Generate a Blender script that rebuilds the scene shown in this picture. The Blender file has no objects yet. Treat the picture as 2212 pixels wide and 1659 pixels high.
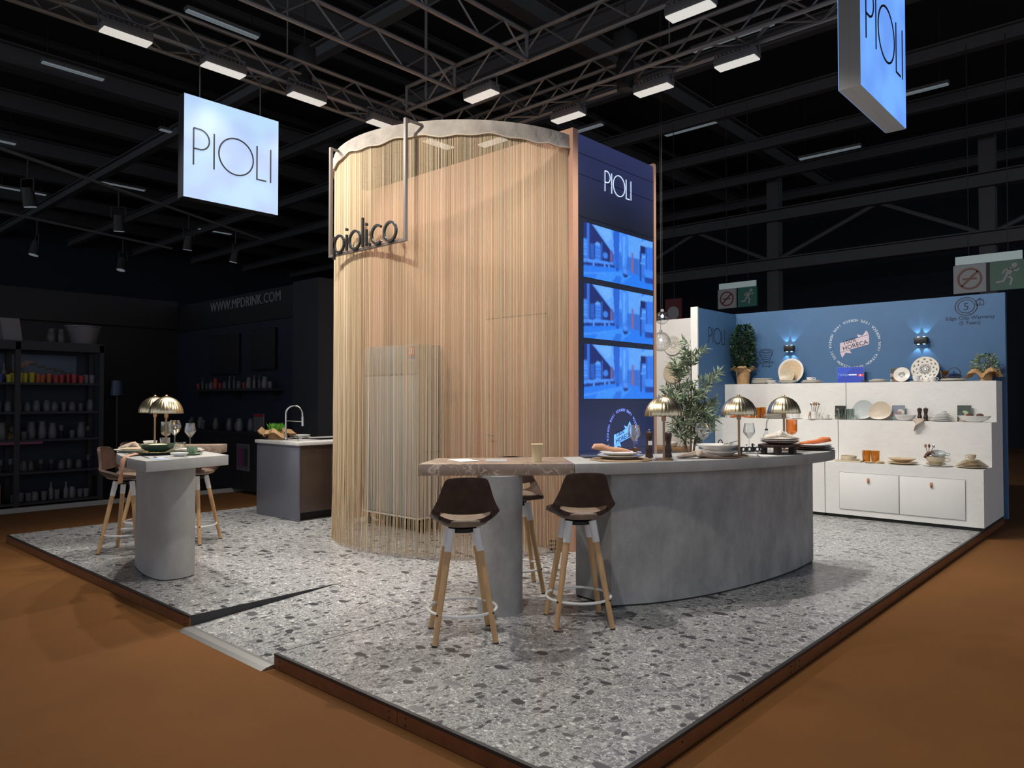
import bpy, bmesh, math, random
import numpy as np
from mathutils import Vector, Matrix
R = math.radians
rnd = random.Random(7)
scn = bpy.context.scene
C = scn.collection

# ------------------------------------------------------------------ camera
cam_d = bpy.data.cameras.new('camera'); cam = bpy.data.objects.new('camera', cam_d); C.objects.link(cam)
cam_d.sensor_width = 36.0; cam_d.lens = 25.91; cam_d.clip_end = 200
AZ, PITCH = 42.2024, 1.1695
cam.location = (0, 0, 1.50)
cam.rotation_euler = (R(90 + PITCH), 0, R(AZ - 90))
scn.camera = cam
# ------------------------------------------------------------------ world and exposure
w = bpy.data.worlds.new('hall_ambient'); scn.world = w; w.use_nodes = True
bg = w.node_tree.nodes['Background']; bg.inputs[0].default_value = (0.85, 0.91, 1.04, 1); bg.inputs[1].default_value = 0.68
scn.view_settings.view_transform = 'Standard'; scn.view_settings.look = 'None'
scn.view_settings.exposure = 0.22; scn.view_settings.gamma = 1.0; scn.view_settings.use_curve_mapping = False
FLOOD_W = 250.0
scn.cycles.max_bounces = 6; scn.cycles.diffuse_bounces = 3; scn.cycles.glossy_bounces = 3; scn.cycles.transparent_max_bounces = 16; scn.cycles.caustics_reflective = False; scn.cycles.caustics_refractive = False; scn.cycles.sample_clamp_indirect = 4; scn.cycles.use_adaptive_sampling = True; scn.cycles.adaptive_threshold = .03

# ------------------------------------------------------------------ materials
MATS = {}
def nodes(name):
    m = bpy.data.materials.new(name); m.use_nodes = True
    nt = m.node_tree; return m, nt, nt.nodes['Principled BSDF']
def mat(name, col, rough=0.5, metal=0.0, noise=None, bump=0.0, bscale=40, emit=None, estr=0.0, coat=0.0, spec=None, stretch=(1,1,1)):
    """principled with object-space noise tint (noise=(scale, amount)) and noise bump"""
    if name in MATS: return MATS[name]
    m, nt, b = nodes(name); L = nt.links
    b.inputs['Base Color'].default_value = (*col, 1); b.inputs['Roughness'].default_value = rough; b.inputs['Metallic'].default_value = metal
    if coat: b.inputs['Coat Weight'].default_value = coat
    if spec is not None: b.inputs['Specular IOR Level'].default_value = spec
    if emit: b.inputs['Emission Color'].default_value = (*emit, 1); b.inputs['Emission Strength'].default_value = estr
    if noise or bump:
        tc = nt.nodes.new('ShaderNodeTexCoord'); mp = nt.nodes.new('ShaderNodeMapping'); mp.inputs['Scale'].default_value = stretch
        L.new(tc.outputs['Object'], mp.inputs[0])
    if noise:
        n = nt.nodes.new('ShaderNodeTexNoise'); n.inputs['Scale'].default_value = noise[0]; n.inputs['Detail'].default_value = 6; n.inputs['Roughness'].default_value = .65
        L.new(mp.outputs[0], n.inputs[0])
        r = nt.nodes.new('ShaderNodeValToRGB'); a = noise[1]
        r.color_ramp.elements[0].position = .3; r.color_ramp.elements[1].position = .7
        r.color_ramp.elements[0].color = (*[max(0, c*(1-a)) for c in col], 1); r.color_ramp.elements[1].color = (*[min(1, c*(1+a)) for c in col], 1)
        L.new(n.outputs[0], r.inputs[0]); L.new(r.outputs[0], b.inputs['Base Color'])
    if bump:
        n2 = nt.nodes.new('ShaderNodeTexNoise'); n2.inputs['Scale'].default_value = bscale; n2.inputs['Detail'].default_value = 4
        L.new(mp.outputs[0], n2.inputs[0])
        bp = nt.nodes.new('ShaderNodeBump'); bp.inputs['Strength'].default_value = bump; bp.inputs['Distance'].default_value = .01
        L.new(n2.outputs[0], bp.inputs['Height']); L.new(bp.outputs[0], b.inputs['Normal'])
    MATS[name] = m; return m

def glass(name, tint=(.95,.97,.97), refl=.10):
    if name in MATS: return MATS[name]
    m = bpy.data.materials.new(name); m.use_nodes = True; nt = m.node_tree; nt.nodes.clear(); L = nt.links
    o = nt.nodes.new('ShaderNodeOutputMaterial'); mx = nt.nodes.new('ShaderNodeMixShader')
    t = nt.nodes.new('ShaderNodeBsdfTransparent'); t.inputs[0].default_value = (*tint, 1)
    g = nt.nodes.new('ShaderNodeBsdfGlossy'); g.inputs['Roughness'].default_value = .03
    lw = nt.nodes.new('ShaderNodeLayerWeight'); lw.inputs[0].default_value = .35
    ma = nt.nodes.new('ShaderNodeMath'); ma.operation = 'MULTIPLY_ADD'; ma.inputs[1].default_value = .55; ma.inputs[2].default_value = refl
    L.new(lw.outputs['Facing'], ma.inputs[0]); L.new(ma.outputs[0], mx.inputs[0]); L.new(t.outputs[0], mx.inputs[1]); L.new(g.outputs[0], mx.inputs[2]); L.new(mx.outputs[0], o.inputs[0])
    MATS[name] = m; return m

def terrazzo():
    m, nt, b = nodes('terrazzo'); L = nt.links; N = nt.nodes.new
    geo = N('ShaderNodeNewGeometry'); 
    warp = N('ShaderNodeTexNoise'); warp.inputs['Scale'].default_value = 9; warp.inputs['Detail'].default_value = 3
    L.new(geo.outputs['Position'], warp.inputs[0])
    sub = N('ShaderNodeVectorMath'); sub.operation = 'SUBTRACT'; sub.inputs[1].default_value = (.5,.5,.5); L.new(warp.outputs['Color'], sub.inputs[0])
    sc = N('ShaderNodeVectorMath'); sc.operation = 'SCALE'; sc.inputs['Scale'].default_value = .055; L.new(sub.outputs[0], sc.inputs[0])
    add = N('ShaderNodeVectorMath'); add.operation = 'ADD'; L.new(geo.outputs['Position'], add.inputs[0]); L.new(sc.outputs[0], add.inputs[1])
    # fine ground of pale chips
    v0 = N('ShaderNodeTexVoronoi'); v0.inputs['Scale'].default_value = 150; v0.voronoi_dimensions = '2D'; L.new(add.outputs[0], v0.inputs['Vector'])
    sp = N('ShaderNodeSeparateColor'); L.new(v0.outputs['Color'], sp.inputs[0])
    r0 = N('ShaderNodeValToRGB'); cr = r0.color_ramp; cr.interpolation = 'CONSTANT'
    cols = [(0,(.13,.13,.135)),(.08,(.25,.25,.255)),(.24,(.33,.33,.325)),(.44,(.42,.42,.415)),(.64,(.36,.35,.34)),(.80,(.50,.50,.495)),(.94,(.74,.73,.70))]
    cr.elements[0].color = (*cols[0][1],1); cr.elements[1].position = cols[1][0]; cr.elements[1].color = (*cols[1][1],1)
    for p,c in cols[2:]:
        e = cr.elements.new(p); e.color = (*c,1)
    L.new(sp.outputs[0], r0.inputs[0]); prev = r0.outputs[0]
    # chips: (scale, mapping scale, keep threshold, radius, colours)
    for sca, ms, keep, rad, cc in [(52,(1,.62,1),.50,.40,[(0,(.17,.17,.175)),(.35,(.30,.30,.305)),(.6,(.45,.44,.43)),(.85,(.72,.71,.68))]),
                                   (25,(.62,1,1),.64,.36,[(0,(.085,.085,.09)),(.35,(.15,.15,.155)),(.65,(.25,.25,.255)),(.9,(.55,.54,.52))]),
                                   (12.5,(1,.60,1),.80,.31,[(0,(.06,.06,.065)),(.4,(.12,.12,.125)),(.75,(.24,.24,.25))])]:
        mp = N('ShaderNodeMapping'); mp.inputs['Scale'].default_value = ms; mp.inputs['Rotation'].default_value = (0,0,sca*.13); L.new(add.outputs[0], mp.inputs[0])
        v = N('ShaderNodeTexVoronoi'); v.inputs['Scale'].default_value = sca; v.voronoi_dimensions = '2D'; v.inputs['Randomness'].default_value = 1; L.new(mp.outputs[0], v.inputs['Vector'])
        s2 = N('ShaderNodeSeparateColor'); L.new(v.outputs['Color'], s2.inputs[0])
        k = N('ShaderNodeMath'); k.operation = 'GREATER_THAN'; k.inputs[1].default_value = keep; L.new(s2.outputs[0], k.inputs[0])
        ra = N('ShaderNodeMath'); ra.operation = 'MULTIPLY_ADD'; ra.inputs[1].default_value = rad*.8; ra.inputs[2].default_value = rad*.45; L.new(s2.outputs[1], ra.inputs[0])
        d = N('ShaderNodeMath'); d.operation = 'LESS_THAN'; L.new(v.outputs['Distance'], d.inputs[0]); L.new(ra.outputs[0], d.inputs[1])
        mm = N('ShaderNodeMath'); mm.operation = 'MULTIPLY'; L.new(k.outputs[0], mm.inputs[0]); L.new(d.outputs[0], mm.inputs[1])
        r = N('ShaderNodeValToRGB'); q = r.color_ramp; q.interpolation = 'CONSTANT'; q.elements[0].color = (*cc[0][1],1); q.elements[1].position = cc[1][0]; q.elements[1].color = (*cc[1][1],1)
        for p,c in cc[2:]:
            e = q.elements.new(p); e.color = (*c,1)
        L.new(s2.outputs[2], r.inputs[0])
        mx = N('ShaderNodeMix'); mx.data_type = 'RGBA'; L.new(mm.outputs[0], mx.inputs['Factor']); L.new(prev, mx.inputs['A']); L.new(r.outputs[0], mx.inputs['B']); prev = mx.outputs['Result']
    L.new(prev, b.inputs['Base Color']); b.inputs['Roughness'].default_value = .30; b.inputs['Specular IOR Level'].default_value = .45
    MATS['terrazzo'] = m; return m

def concrete(name, col, dark=.72):
    m, nt, b = nodes(name); L = nt.links; N = nt.nodes.new
    tc = N('ShaderNodeNewGeometry')
    mp = N('ShaderNodeMapping'); mp.inputs['Scale'].default_value = (1,1,.6); L.new(tc.outputs['Position'], mp.inputs[0])
    n1 = N('ShaderNodeTexNoise'); n1.inputs['Scale'].default_value = 3.4; n1.inputs['Detail'].default_value = 9; n1.inputs['Roughness'].default_value = .7; L.new(mp.outputs[0], n1.inputs[0])
    r1 = N('ShaderNodeValToRGB'); r1.color_ramp.elements[0].position = .32; r1.color_ramp.elements[1].position = .68
    r1.color_ramp.elements[0].color = (*[c*dark for c in col],1); r1.color_ramp.elements[1].color = (*[c*1.15 for c in col],1); L.new(n1.outputs[0], r1.inputs[0])
    mp2 = N('ShaderNodeMapping'); mp2.inputs['Scale'].default_value = (1,1,3.5); L.new(tc.outputs['Position'], mp2.inputs[0])
    n2 = N('ShaderNodeTexNoise'); n2.inputs['Scale'].default_value = 4.5; n2.inputs['Detail'].default_value = 10; n2.inputs['Roughness'].default_value = .8; n2.inputs['Distortion'].default_value = .6; L.new(mp2.outputs[0], n2.inputs[0])
    r2 = N('ShaderNodeValToRGB'); r2.color_ramp.elements[0].position = .26; r2.color_ramp.elements[0].color = (.5,.5,.5,1); r2.color_ramp.elements[1].position = .36; r2.color_ramp.elements[1].color = (1,1,1,1); L.new(n2.outputs[0], r2.inputs[0])
    mx = N('ShaderNodeMix'); mx.data_type = 'RGBA'; mx.blend_type = 'MULTIPLY'; mx.inputs['Factor'].default_value = .7; L.new(r1.outputs[0], mx.inputs['A']); L.new(r2.outputs[0], mx.inputs['B'])
    L.new(mx.outputs['Result'], b.inputs['Base Color']); b.inputs['Roughness'].default_value = .62
    n3 = N('ShaderNodeTexNoise'); n3.inputs['Scale'].default_value = 120; L.new(tc.outputs['Position'], n3.inputs[0])
    bp = N('ShaderNodeBump'); bp.inputs['Strength'].default_value = .15; bp.inputs['Distance'].default_value = .003; L.new(n3.outputs[0], bp.inputs['Height']); L.new(bp.outputs[0], b.inputs['Normal'])
    MATS[name] = m; return m

def marble():
    m, nt, b = nodes('brown_marble'); L = nt.links; N = nt.nodes.new
    tc = N('ShaderNodeNewGeometry')
    n1 = N('ShaderNodeTexNoise'); n1.inputs['Scale'].default_value = 7; n1.inputs['Detail'].default_value = 8; L.new(tc.outputs['Position'], n1.inputs[0])
    r1 = N('ShaderNodeValToRGB'); r1.color_ramp.elements[0].position = .3; r1.color_ramp.elements[0].color = (.22,.155,.115,1); r1.color_ramp.elements[1].position = .72; r1.color_ramp.elements[1].color = (.38,.285,.22,1); L.new(n1.outputs[0], r1.inputs[0])
    n2 = N('ShaderNodeTexNoise'); n2.inputs['Scale'].default_value = 8.0; n2.inputs['Detail'].default_value = 3; n2.inputs['Distortion'].default_value = 1.6; L.new(tc.outputs['Position'], n2.inputs[0])
    r2 = N('ShaderNodeValToRGB'); e = r2.color_ramp.elements; e[0].position = .478; e[0].color = (0,0,0,1); e[1].position = .5; e[1].color = (1,1,1,1); q = r2.color_ramp.elements.new(.520); q.color = (0,0,0,1); L.new(n2.outputs[0], r2.inputs[0])
    n3 = N('ShaderNodeTexNoise'); n3.inputs['Scale'].default_value = 3.2; L.new(tc.outputs['Position'], n3.inputs[0])
    gt = N('ShaderNodeMath'); gt.operation = 'GREATER_THAN'; gt.inputs[1].default_value = .40; L.new(n3.outputs[0], gt.inputs[0])
    mu = N('ShaderNodeMath'); mu.operation = 'MULTIPLY'; L.new(r2.outputs[0], mu.inputs[0]); L.new(gt.outputs[0], mu.inputs[1])
    mx = N('ShaderNodeMix'); mx.data_type = 'RGBA'; L.new(mu.outputs[0], mx.inputs['Factor']); L.new(r1.outputs[0], mx.inputs['A']); mx.inputs['B'].default_value = (.62,.52,.42,1)
    L.new(mx.outputs['Result'], b.inputs['Base Color']); b.inputs['Roughness'].default_value = .28
    MATS['brown_marble'] = m; return m

def attr_mat(name, rough=.7, emit=0.0):
    """colour comes from the mesh's own print / yarn colour attribute"""
    m, nt, b = nodes(name); a = nt.nodes.new('ShaderNodeAttribute'); a.attribute_name = 'tint'
    if emit:
        b.inputs['Base Color'].default_value = (.01,.01,.015,1); nt.links.new(a.outputs['Color'], b.inputs['Emission Color']); b.inputs['Emission Strength'].default_value = emit
        b.inputs['Roughness'].default_value = .35
    else:
        nt.links.new(a.outputs['Color'], b.inputs['Base Color']); b.inputs['Roughness'].default_value = rough
    MATS[name] = m; return m

terrazzo(); concrete('concrete', (.37,.365,.355), .62); concrete('concrete_top', (.36,.35,.335), .85); marble()
attr_mat('yarn', .75); attr_mat('led_picture', emit=.86); attr_mat('printed_card', .45)
mat('carpet', (.160,.058,.0050), .95, noise=(1.2,.10), bump=.25, bscale=260)
mat('riser_bronze', (.17,.06,.022), .38, noise=(9,.25), spec=.5)
mat('black_edge', (.02,.02,.022), .45); mat('screw', (.012,.011,.01), .5)
mat('steel_strip', (.42,.41,.39), .38, metal=.9)
mat('peach', (.52,.285,.19), .65, noise=(3,.05)); mat('peach_edge', (.56,.33,.23), .55)
mat('navy_led', (.008,.009,.016), .32, emit=(.03,.045,.12), estr=.32)
mat('led_white', (.5,.6,.8), .5, emit=(.62,.75,1.0), estr=.95); mat('led_blue', (.2,.4,.8), .5, emit=(.11,.38,1.0), estr=.9)
mat('led_bluetext', (.2,.3,.8), .5, emit=(.22,.30,.95), estr=.6); mat('led_dark', (.005,.006,.02), .4)
mat('valance', (.36,.315,.265), .8, noise=(5,.22), bump=.35, bscale=30); mat('valance_piping', (.55,.46,.35), .8)
mat('frame_bronze', (.20,.165,.145), .42, metal=.35); mat('letter_black', (.008,.008,.009), .45)
mat('white_board', (.74,.725,.69), .55, noise=(6,.03), bump=.35, bscale=16)
mat('white_paint', (.76,.745,.71), .6, noise=(5,.02)); mat('plinth_black', (.012,.012,.012), .6)
mat('blue_paint', (.054,.135,.270), .6, noise=(4,.05)); mat('ink_navy', (.008,.014,.035), .6); mat('ink_white', (.72,.76,.80), .6); mat('ink_pink', (.60,.50,.57), .6)
mat('leather_pull', (.48,.21,.10), .5); mat('sconce_black', (.012,.013,.014), .45)
mat('led_cold', (.6,.85,1), .5, emit=(.55,.85,1.0), estr=5)
mat('leather', (.054,.030,.021), .50, noise=(16,.28), bump=.18, bscale=90, spec=.22); mat('seat_pad', (.20,.135,.09), .55, noise=(14,.25), bump=.15, bscale=80)
mat('beech', (.56,.335,.155), .48, noise=(7,.16), stretch=(5,5,.5)); mat('white_metal', (.80,.79,.77), .35); mat('rubber', (.012,.012,.012), .7)
mat('brass', (.62,.52,.34), .30, metal=1.0); mat('brass_stem', (.36,.24,.15), .35, metal=.85); mat('warm_bulb', (1,.8,.5), .4, emit=(1,.62,.25), estr=4)
mat('porcelain', (.74,.70,.62), .22, coat=.3); mat('porcelain_white', (.80,.79,.76), .2, coat=.3); mat('stoneware', (.56,.47,.33), .35, noise=(30,.12)); mat('tan_glaze', (.62,.46,.29), .35, noise=(25,.12))
mat('green_glaze', (.055,.095,.065), .25, coat=.4); mat('sage_glaze', (.20,.29,.20), .3); mat('grey_glaze', (.45,.48,.47), .3, noise=(40,.35)); mat('sand_glaze', (.55,.45,.34), .3, noise=(40,.35)); mat('taupe_rim', (.26,.20,.17), .35)
mat('dark_wood', (.035,.016,.010), .4, noise=(12,.3), stretch=(1,6,1)); mat('mid_wood', (.30,.17,.08), .5, noise=(10,.25)); mat('wicker', (.33,.22,.12), .75, noise=(60,.35), bump=.5, bscale=120)
mat('napkin_peach', (.58,.31,.19), .9, bump=.3, bscale=140); mat('napkin_beige', (.52,.42,.34), .9, bump=.3, bscale=140); mat('napkin_white', (.66,.60,.53), .9, bump=.3, bscale=140); mat('napkin_orange', (.62,.17,.055), .9, bump=.3, bscale=140); mat('napkin_brown', (.12,.05,.035), .9, bump=.3, bscale=140)
mat('kraft', (.46,.28,.13), .75, noise=(9,.2), bump=.5, bscale=18); mat('leaf_olive', (.24,.30,.18), .5, noise=(9,.45)); mat('leaf_dark', (.018,.052,.022), .42, noise=(9,.5)); mat('leaf_sage', (.22,.30,.19), .55, noise=(10,.35)); mat('grass', (.11,.33,.03), .5, noise=(20,.3)); mat('bark', (.13,.085,.05), .8, noise=(20,.3)); mat('olive_fruit', (.012,.008,.014), .3)
mat('chrome', (.78,.78,.78), .12, metal=1.0); mat('cutlery', (.68,.67,.65), .2, metal=1.0)
mat('cast_iron', (.014,.014,.016), .5); mat('enamel_navy', (.012,.02,.06), .2, coat=.6); mat('slate', (.05,.06,.08), .45); mat('paper', (.72,.71,.68), .6); mat('paper_grey', (.33,.33,.33), .5); mat('paper_blue', (.30,.45,.72), .5)
mat('cream_cup', (.72,.60,.36), .55); mat('label_white', (.8,.8,.78), .6)
mat('island_panel', (.16,.165,.195), .34, metal=.35, noise=(2,.06)); mat('island_door', (.075,.05,.036), .42); mat('island_top', (.62,.60,.57), .35, noise=(16,.1))
mat('grey_cabinet', (.36,.38,.42), .30, coat=.3); mat('sticker_red', (.5,.05,.05), .5); mat('sticker_blue', (.06,.11,.4), .5)
mat('truss_alu', (.19,.185,.18), .45, metal=.6); mat('beam_grey', (.085,.086,.090), .8); mat('deck_dark', (.022,.023,.026), .9); mat('hall_wall', (.012,.015,.024), .9); mat('cable_black', (.01,.01,.01), .6)
mat('flood_body', (.10,.10,.10), .5); mat('flood_glass', (.5,.48,.44), .4, emit=(1,.97,.9), estr=.50)
mat('sign_case', (.018,.02,.024), .4); mat('sign_alu', (.32,.31,.29), .4, metal=.8)
mat('hall_lamp', (.4,.45,.5), .5, emit=(.75,.9,1), estr=.10)
mat('booth_black', (.006,.006,.008), .6); mat('booth_navy', (.008,.013,.030), .7); mat('booth_grey', (.015,.017,.022), .7); mat('booth_text', (.22,.22,.23), .6); mat('booth_pattern', (.05,.04,.07), .6)
mat('sign_green', (.004,.04,.028), .5, emit=(.0,.10,.065), estr=.10); mat('sign_pale', (.13,.14,.15), .5, emit=(.5,.55,.6), estr=.03); mat('sign_red', (.10,.012,.015), .5); mat('sign_lit', (.3,.36,.36), .5, emit=(.6,.8,.8), estr=.12)
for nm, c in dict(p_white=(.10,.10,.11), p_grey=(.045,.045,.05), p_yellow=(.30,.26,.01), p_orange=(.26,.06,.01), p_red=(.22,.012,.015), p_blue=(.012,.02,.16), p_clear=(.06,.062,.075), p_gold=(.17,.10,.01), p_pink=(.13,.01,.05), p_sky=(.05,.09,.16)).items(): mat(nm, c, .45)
glass('clear_glass', (.985,.99,.99)); glass('amber_glass', (.90,.66,.22), .06); glass('orange_glass', (.97,.70,.44), .06); glass('smoke_glass', (.74,.80,.77), .08); glass('green_glass', (.94,.97,.92), .08)
M = MATS

# ------------------------------------------------------------------ mesh helpers
class MB:
    def __init__(s): s.v = []; s.f = []
    def add(s, vs, fs):
        o = len(s.v); s.v += [tuple(p) for p in vs]; s.f += [tuple(i+o for i in q) for q in fs]; return s
    def box(s, c, d, rz=0, T=None):
        x,y,z = d[0]/2,d[1]/2,d[2]/2; cs,sn = math.cos(rz),math.sin(rz); vs = []
        for sx,sy,sz in [(-1,-1,-1),(1,-1,-1),(1,1,-1),(-1,1,-1),(-1,-1,1),(1,-1,1),(1,1,1),(-1,1,1)]:
            a,b = sx*x, sy*y; p = (c[0]+a*cs-b*sn, c[1]+a*sn+b*cs, c[2]+sz*z); vs.append(T(p) if T else p)
        return s.add(vs, [(0,3,2,1),(4,5,6,7),(0,1,5,4),(1,2,6,5),(2,3,7,6),(3,0,4,7)])
    def cyl(s, p0, p1, r0, r1=None, n=12, caps=True):
        r1 = r0 if r1 is None else r1; a = Vector(p0); b = Vector(p1); d = (b-a).normalized()
        u = d.orthogonal().normalized(); v = d.cross(u); vs = []
        for c,r in ((a,r0),(b,r1)):
            for i in range(n):
                t = 2*math.pi*i/n; vs.append(c + u*(r*math.cos(t)) + v*(r*math.sin(t)))
        fs = [(i,(i+1)%n,n+(i+1)%n,n+i) for i in range(n)]
        if caps: fs += [tuple(range(n-1,-1,-1)), tuple(range(n,2*n))]
        return s.add(vs, fs)
    def lathe(s, prof, n=24, o=(0,0,0), mod=None, closed=False):
        vs = []; k = len(prof); fs = []
        for j,(r,z) in enumerate(prof):
            for i in range(n):
                t = 2*math.pi*i/n; q = r*(mod(t,j) if mod else 1)
                vs.append((o[0]+q*math.cos(t), o[1]+q*math.sin(t), o[2]+z))
        for j in range(k-1 if not closed else k):
            a, b = j*n, ((j+1)%k)*n
            for i in range(n): fs.append((a+i, a+(i+1)%n, b+(i+1)%n, b+i))
        return s.add(vs, fs)
    def tube(s, path, r, n=6, closed=False):
        P = [Vector(p) for p in path]; k = len(P); vs = []; fs = []
        rr = r if hasattr(r,'__len__') else [r]*k; u = None
        for i in range(k):
            if closed: d = P[(i+1)%k]-P[i-1]
            else: d = P[min(i+1,k-1)]-P[max(i-1,0)]
            d.normalize()
            if u is None: u = d.orthogonal().normalized()
            else:
                u = u - d*u.dot(d); u = u.normalized() if u.length > 1e-6 else d.orthogonal().normalized()
            v = d.cross(u)
            for j in range(n):
                t = 2*math.pi*j/n; vs.append(P[i]+u*(rr[i]*math.cos(t))+v*(rr[i]*math.sin(t)))
        for i in range(k if closed else k-1):
            a,b = i*n, ((i+1)%k)*n
            for j in range(n): fs.append((a+j,a+(j+1)%n,b+(j+1)%n,b+j))
        if not closed: fs += [tuple(range(n-1,-1,-1)), tuple((k-1)*n+j for j in range(n))]
        return s.add(vs, fs)
    def prism(s, pts, z0, z1, T=None):
        n = len(pts); vs = [(x,y,z0) for x,y in pts]+[(x,y,z1) for x,y in pts]
        if T: vs = [T(p) for p in vs]
        return s.add(vs, [tuple(range(n-1,-1,-1)), tuple(range(n,2*n))]+[(i,(i+1)%n,n+(i+1)%n,n+i) for i in range(n)])
    def stroke(s, pts, wd, d, T, closed=False):
        """flat ribbon of width wd along a 2D polyline, thickness d, mapped by T(u,v,w)"""
        k = len(pts); P = [Vector(p) for p in pts]; Lr = []
        for i in range(k):
            a = P[i-1] if (i or closed) else None; b = P[(i+1)%k] if (i < k-1 or closed) else None
            d1 = (P[i]-a).normalized() if a is not None else None; d2 = (b-P[i]).normalized() if b is not None else None
            if d1 is None: d1 = d2
            if d2 is None: d2 = d1
            t = (d1+d2).normalized() if (d1+d2).length > 1e-6 else d1
            nn = Vector((-t.y,t.x)); c = max(.4, nn.dot(Vector((-d1.y,d1.x)))); Lr.append((P[i]+nn*(wd/2/c), P[i]-nn*(wd/2/c)))
        vs = []
        for l,r in Lr: vs += [T((l.x,l.y,0)),T((r.x,r.y,0)),T((r.x,r.y,d)),T((l.x,l.y,d))]
        fs = []
        for i in range(k if closed else k-1):
            a,b = 4*i, 4*((i+1)%k)
            for j in range(4): fs.append((a+j,a+(j+1)%4,b+(j+1)%4,b+j))
        if not closed: fs += [(3,2,1,0),(4*k-4,4*k-3,4*k-2,4*k-1)]
        return s.add(vs, fs)
    def ball(s, c, r, n=10, m=7, sc=(1,1,1)):
        prof = [(max(1e-4,math.sin(math.pi*j/m)), -math.cos(math.pi*j/m)) for j in range(m+1)]
        vs = []; fs = []
        for q,z in prof:
            for i in range(n):
                t = 2*math.pi*i/n; vs.append((c[0]+r*sc[0]*q*math.cos(t), c[1]+r*sc[1]*q*math.sin(t), c[2]+r*sc[2]*z))
        for j in range(m):
            for i in range(n): fs.append((j*n+i,j*n+(i+1)%n,(j+1)*n+(i+1)%n,(j+1)*n+i))
        return s.add(vs, fs)
    def mesh(s, name, m, smooth=38, bevel=0):
        me = bpy.data.meshes.new(name); me.from_pydata(s.v, [], s.f)
        bm = bmesh.new(); bm.from_mesh(me)
        bmesh.ops.recalc_face_normals(bm, faces=bm.faces)
        if bevel: bmesh.ops.bevel(bm, geom=[e for e in bm.edges if len(e.link_faces)==2 and e.calc_face_angle(0) > .6], offset=bevel, segments=2, affect='EDGES', profile=.5)
        bm.to_mesh(me); bm.free()
        if m: me.materials.append(M[m] if isinstance(m,str) else m)
        if smooth:
            me.shade_smooth(); me.set_sharp_from_angle(angle=R(smooth))
        return me
    def build(s, name, m, parent=None, loc=(0,0,0), rz=0, smooth=38, bevel=0):
        return link(name, s.mesh(name, m, smooth, bevel), parent, loc, rz)

def link(name, me, parent=None, loc=(0,0,0), rz=0):
    o = bpy.data.objects.new(name, me); C.objects.link(o); o.location = loc; o.rotation_euler = (0,0,rz) if not hasattr(rz,'__len__') else rz
    if parent: o.parent = parent
    return o
def tag(o, label=None, cat=None, group=None, kind=None):
    if label: o['label'] = label
    if cat: o['category'] = cat
    if group: o['group'] = group
    if kind: o['kind'] = kind
    return o
def thing(name, label, cat, loc=(0,0,0), rz=0, group=None, kind=None):
    o = bpy.data.objects.new(name, None); C.objects.link(o); o.location = loc; o.empty_display_size = .1
    o.rotation_euler = (0,0,rz) if not hasattr(rz,'__len__') else rz
    return tag(o, label, cat, group, kind)
def dup(o, loc=None, rz=None, label=None, group=None, parent=None):
    c = o.copy(); C.objects.link(c)
    if loc is not None: c.location = loc
    if rz is not None: c.rotation_euler = (0,0,rz)
    if label: c['label'] = label
    if group: c['group'] = group
    if parent: c.parent = parent; c.matrix_parent_inverse = Matrix()
    for ch in KIDS.get(o.name, [x for x in o.children]): dup(ch, parent=c)
    return c
KIDS = {}
ORD = ['bottom','second','third','fourth','fifth','sixth','seventh','eighth','ninth','tenth']
WX = lambda X0,Y0,Z0: (lambda p: (X0-p[2], Y0-p[0], Z0+p[1]))      # on a wall facing -X
WY = lambda X0,Y0,Z0: (lambda p: (X0+p[0], Y0-p[2], Z0+p[1]))      # on a wall facing -Y
def circ(cx, cy, r, n=40, a0=0, a1=360, ry=None):
    ry = ry or r; full = abs(a1-a0) >= 360; k = n if full else n+1
    return [(cx+r*math.cos(R(a0+(a1-a0)*i/n)), cy+ry*math.sin(R(a0+(a1-a0)*i/n))) for i in range(k)]
def text_mb(s, size, depth, T, align='CENTER'):
    cu = bpy.data.curves.new('t','FONT'); cu.body = s; cu.size = size; cu.align_x = align; cu.resolution_u = 2
    o = bpy.data.objects.new('t', cu); C.objects.link(o); dg = bpy.context.evaluated_depsgraph_get(); me = bpy.data.meshes.new_from_object(o.evaluated_get(dg))
    mb = MB(); vs = [(p.co.x,p.co.y) for p in me.vertices]; fs = [tuple(p.vertices) for p in me.polygons]
    n = len(vs); bm = bmesh.new(); bm.from_mesh(me); be = [(e.verts[0].index,e.verts[1].index) for e in bm.edges if len(e.link_faces)==1]; bm.free()
    mb.add([T((x,y,depth)) for x,y in vs]+[T((x,y,0)) for x,y in vs], fs+[(a,b,b+n,a+n) for a,b in be])
    bpy.data.objects.remove(o); bpy.data.curves.remove(cu); bpy.data.meshes.remove(me); return mb
def text_part(s, size, depth, T, m, name, parent, align='CENTER'):
    return text_mb(s, size, depth, T, align).build(name, m, parent, smooth=0)
def pioli(T, h, m, parent, d=.008, wd=None, dot=False, name='letter'):
    """the five thin capitals P I O L I, cap height h, left edge at u=0, baseline v=0"""
    k = h/.372; wd = wd or .011*k
    G = [[([(0,0),(0,.372)],0), ([(0,.372)]+[(.06+.102*math.sin(R(a)), .2695+.1025*math.cos(R(a))) for a in range(0,181,12)]+[(0,.167)],0)],
         [([(.212,0),(.212,.366)],0)],
         [(circ(.452,.186,.19,48),1)],
         [([(.685,.36),(.685,.004),(.795,.004)],0)],
         [([(.845,0),(.845,.36)],0)]]
    if dot: G.append([([(.90,.0),(.912,.0)],0)])
    for g in G:
        mb = MB()
        for pts,cl in g: mb.stroke([(x*k,y*k) for x,y in pts], wd, d, T, bool(cl))
        mb.build(name, m, parent, smooth=0)
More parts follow.
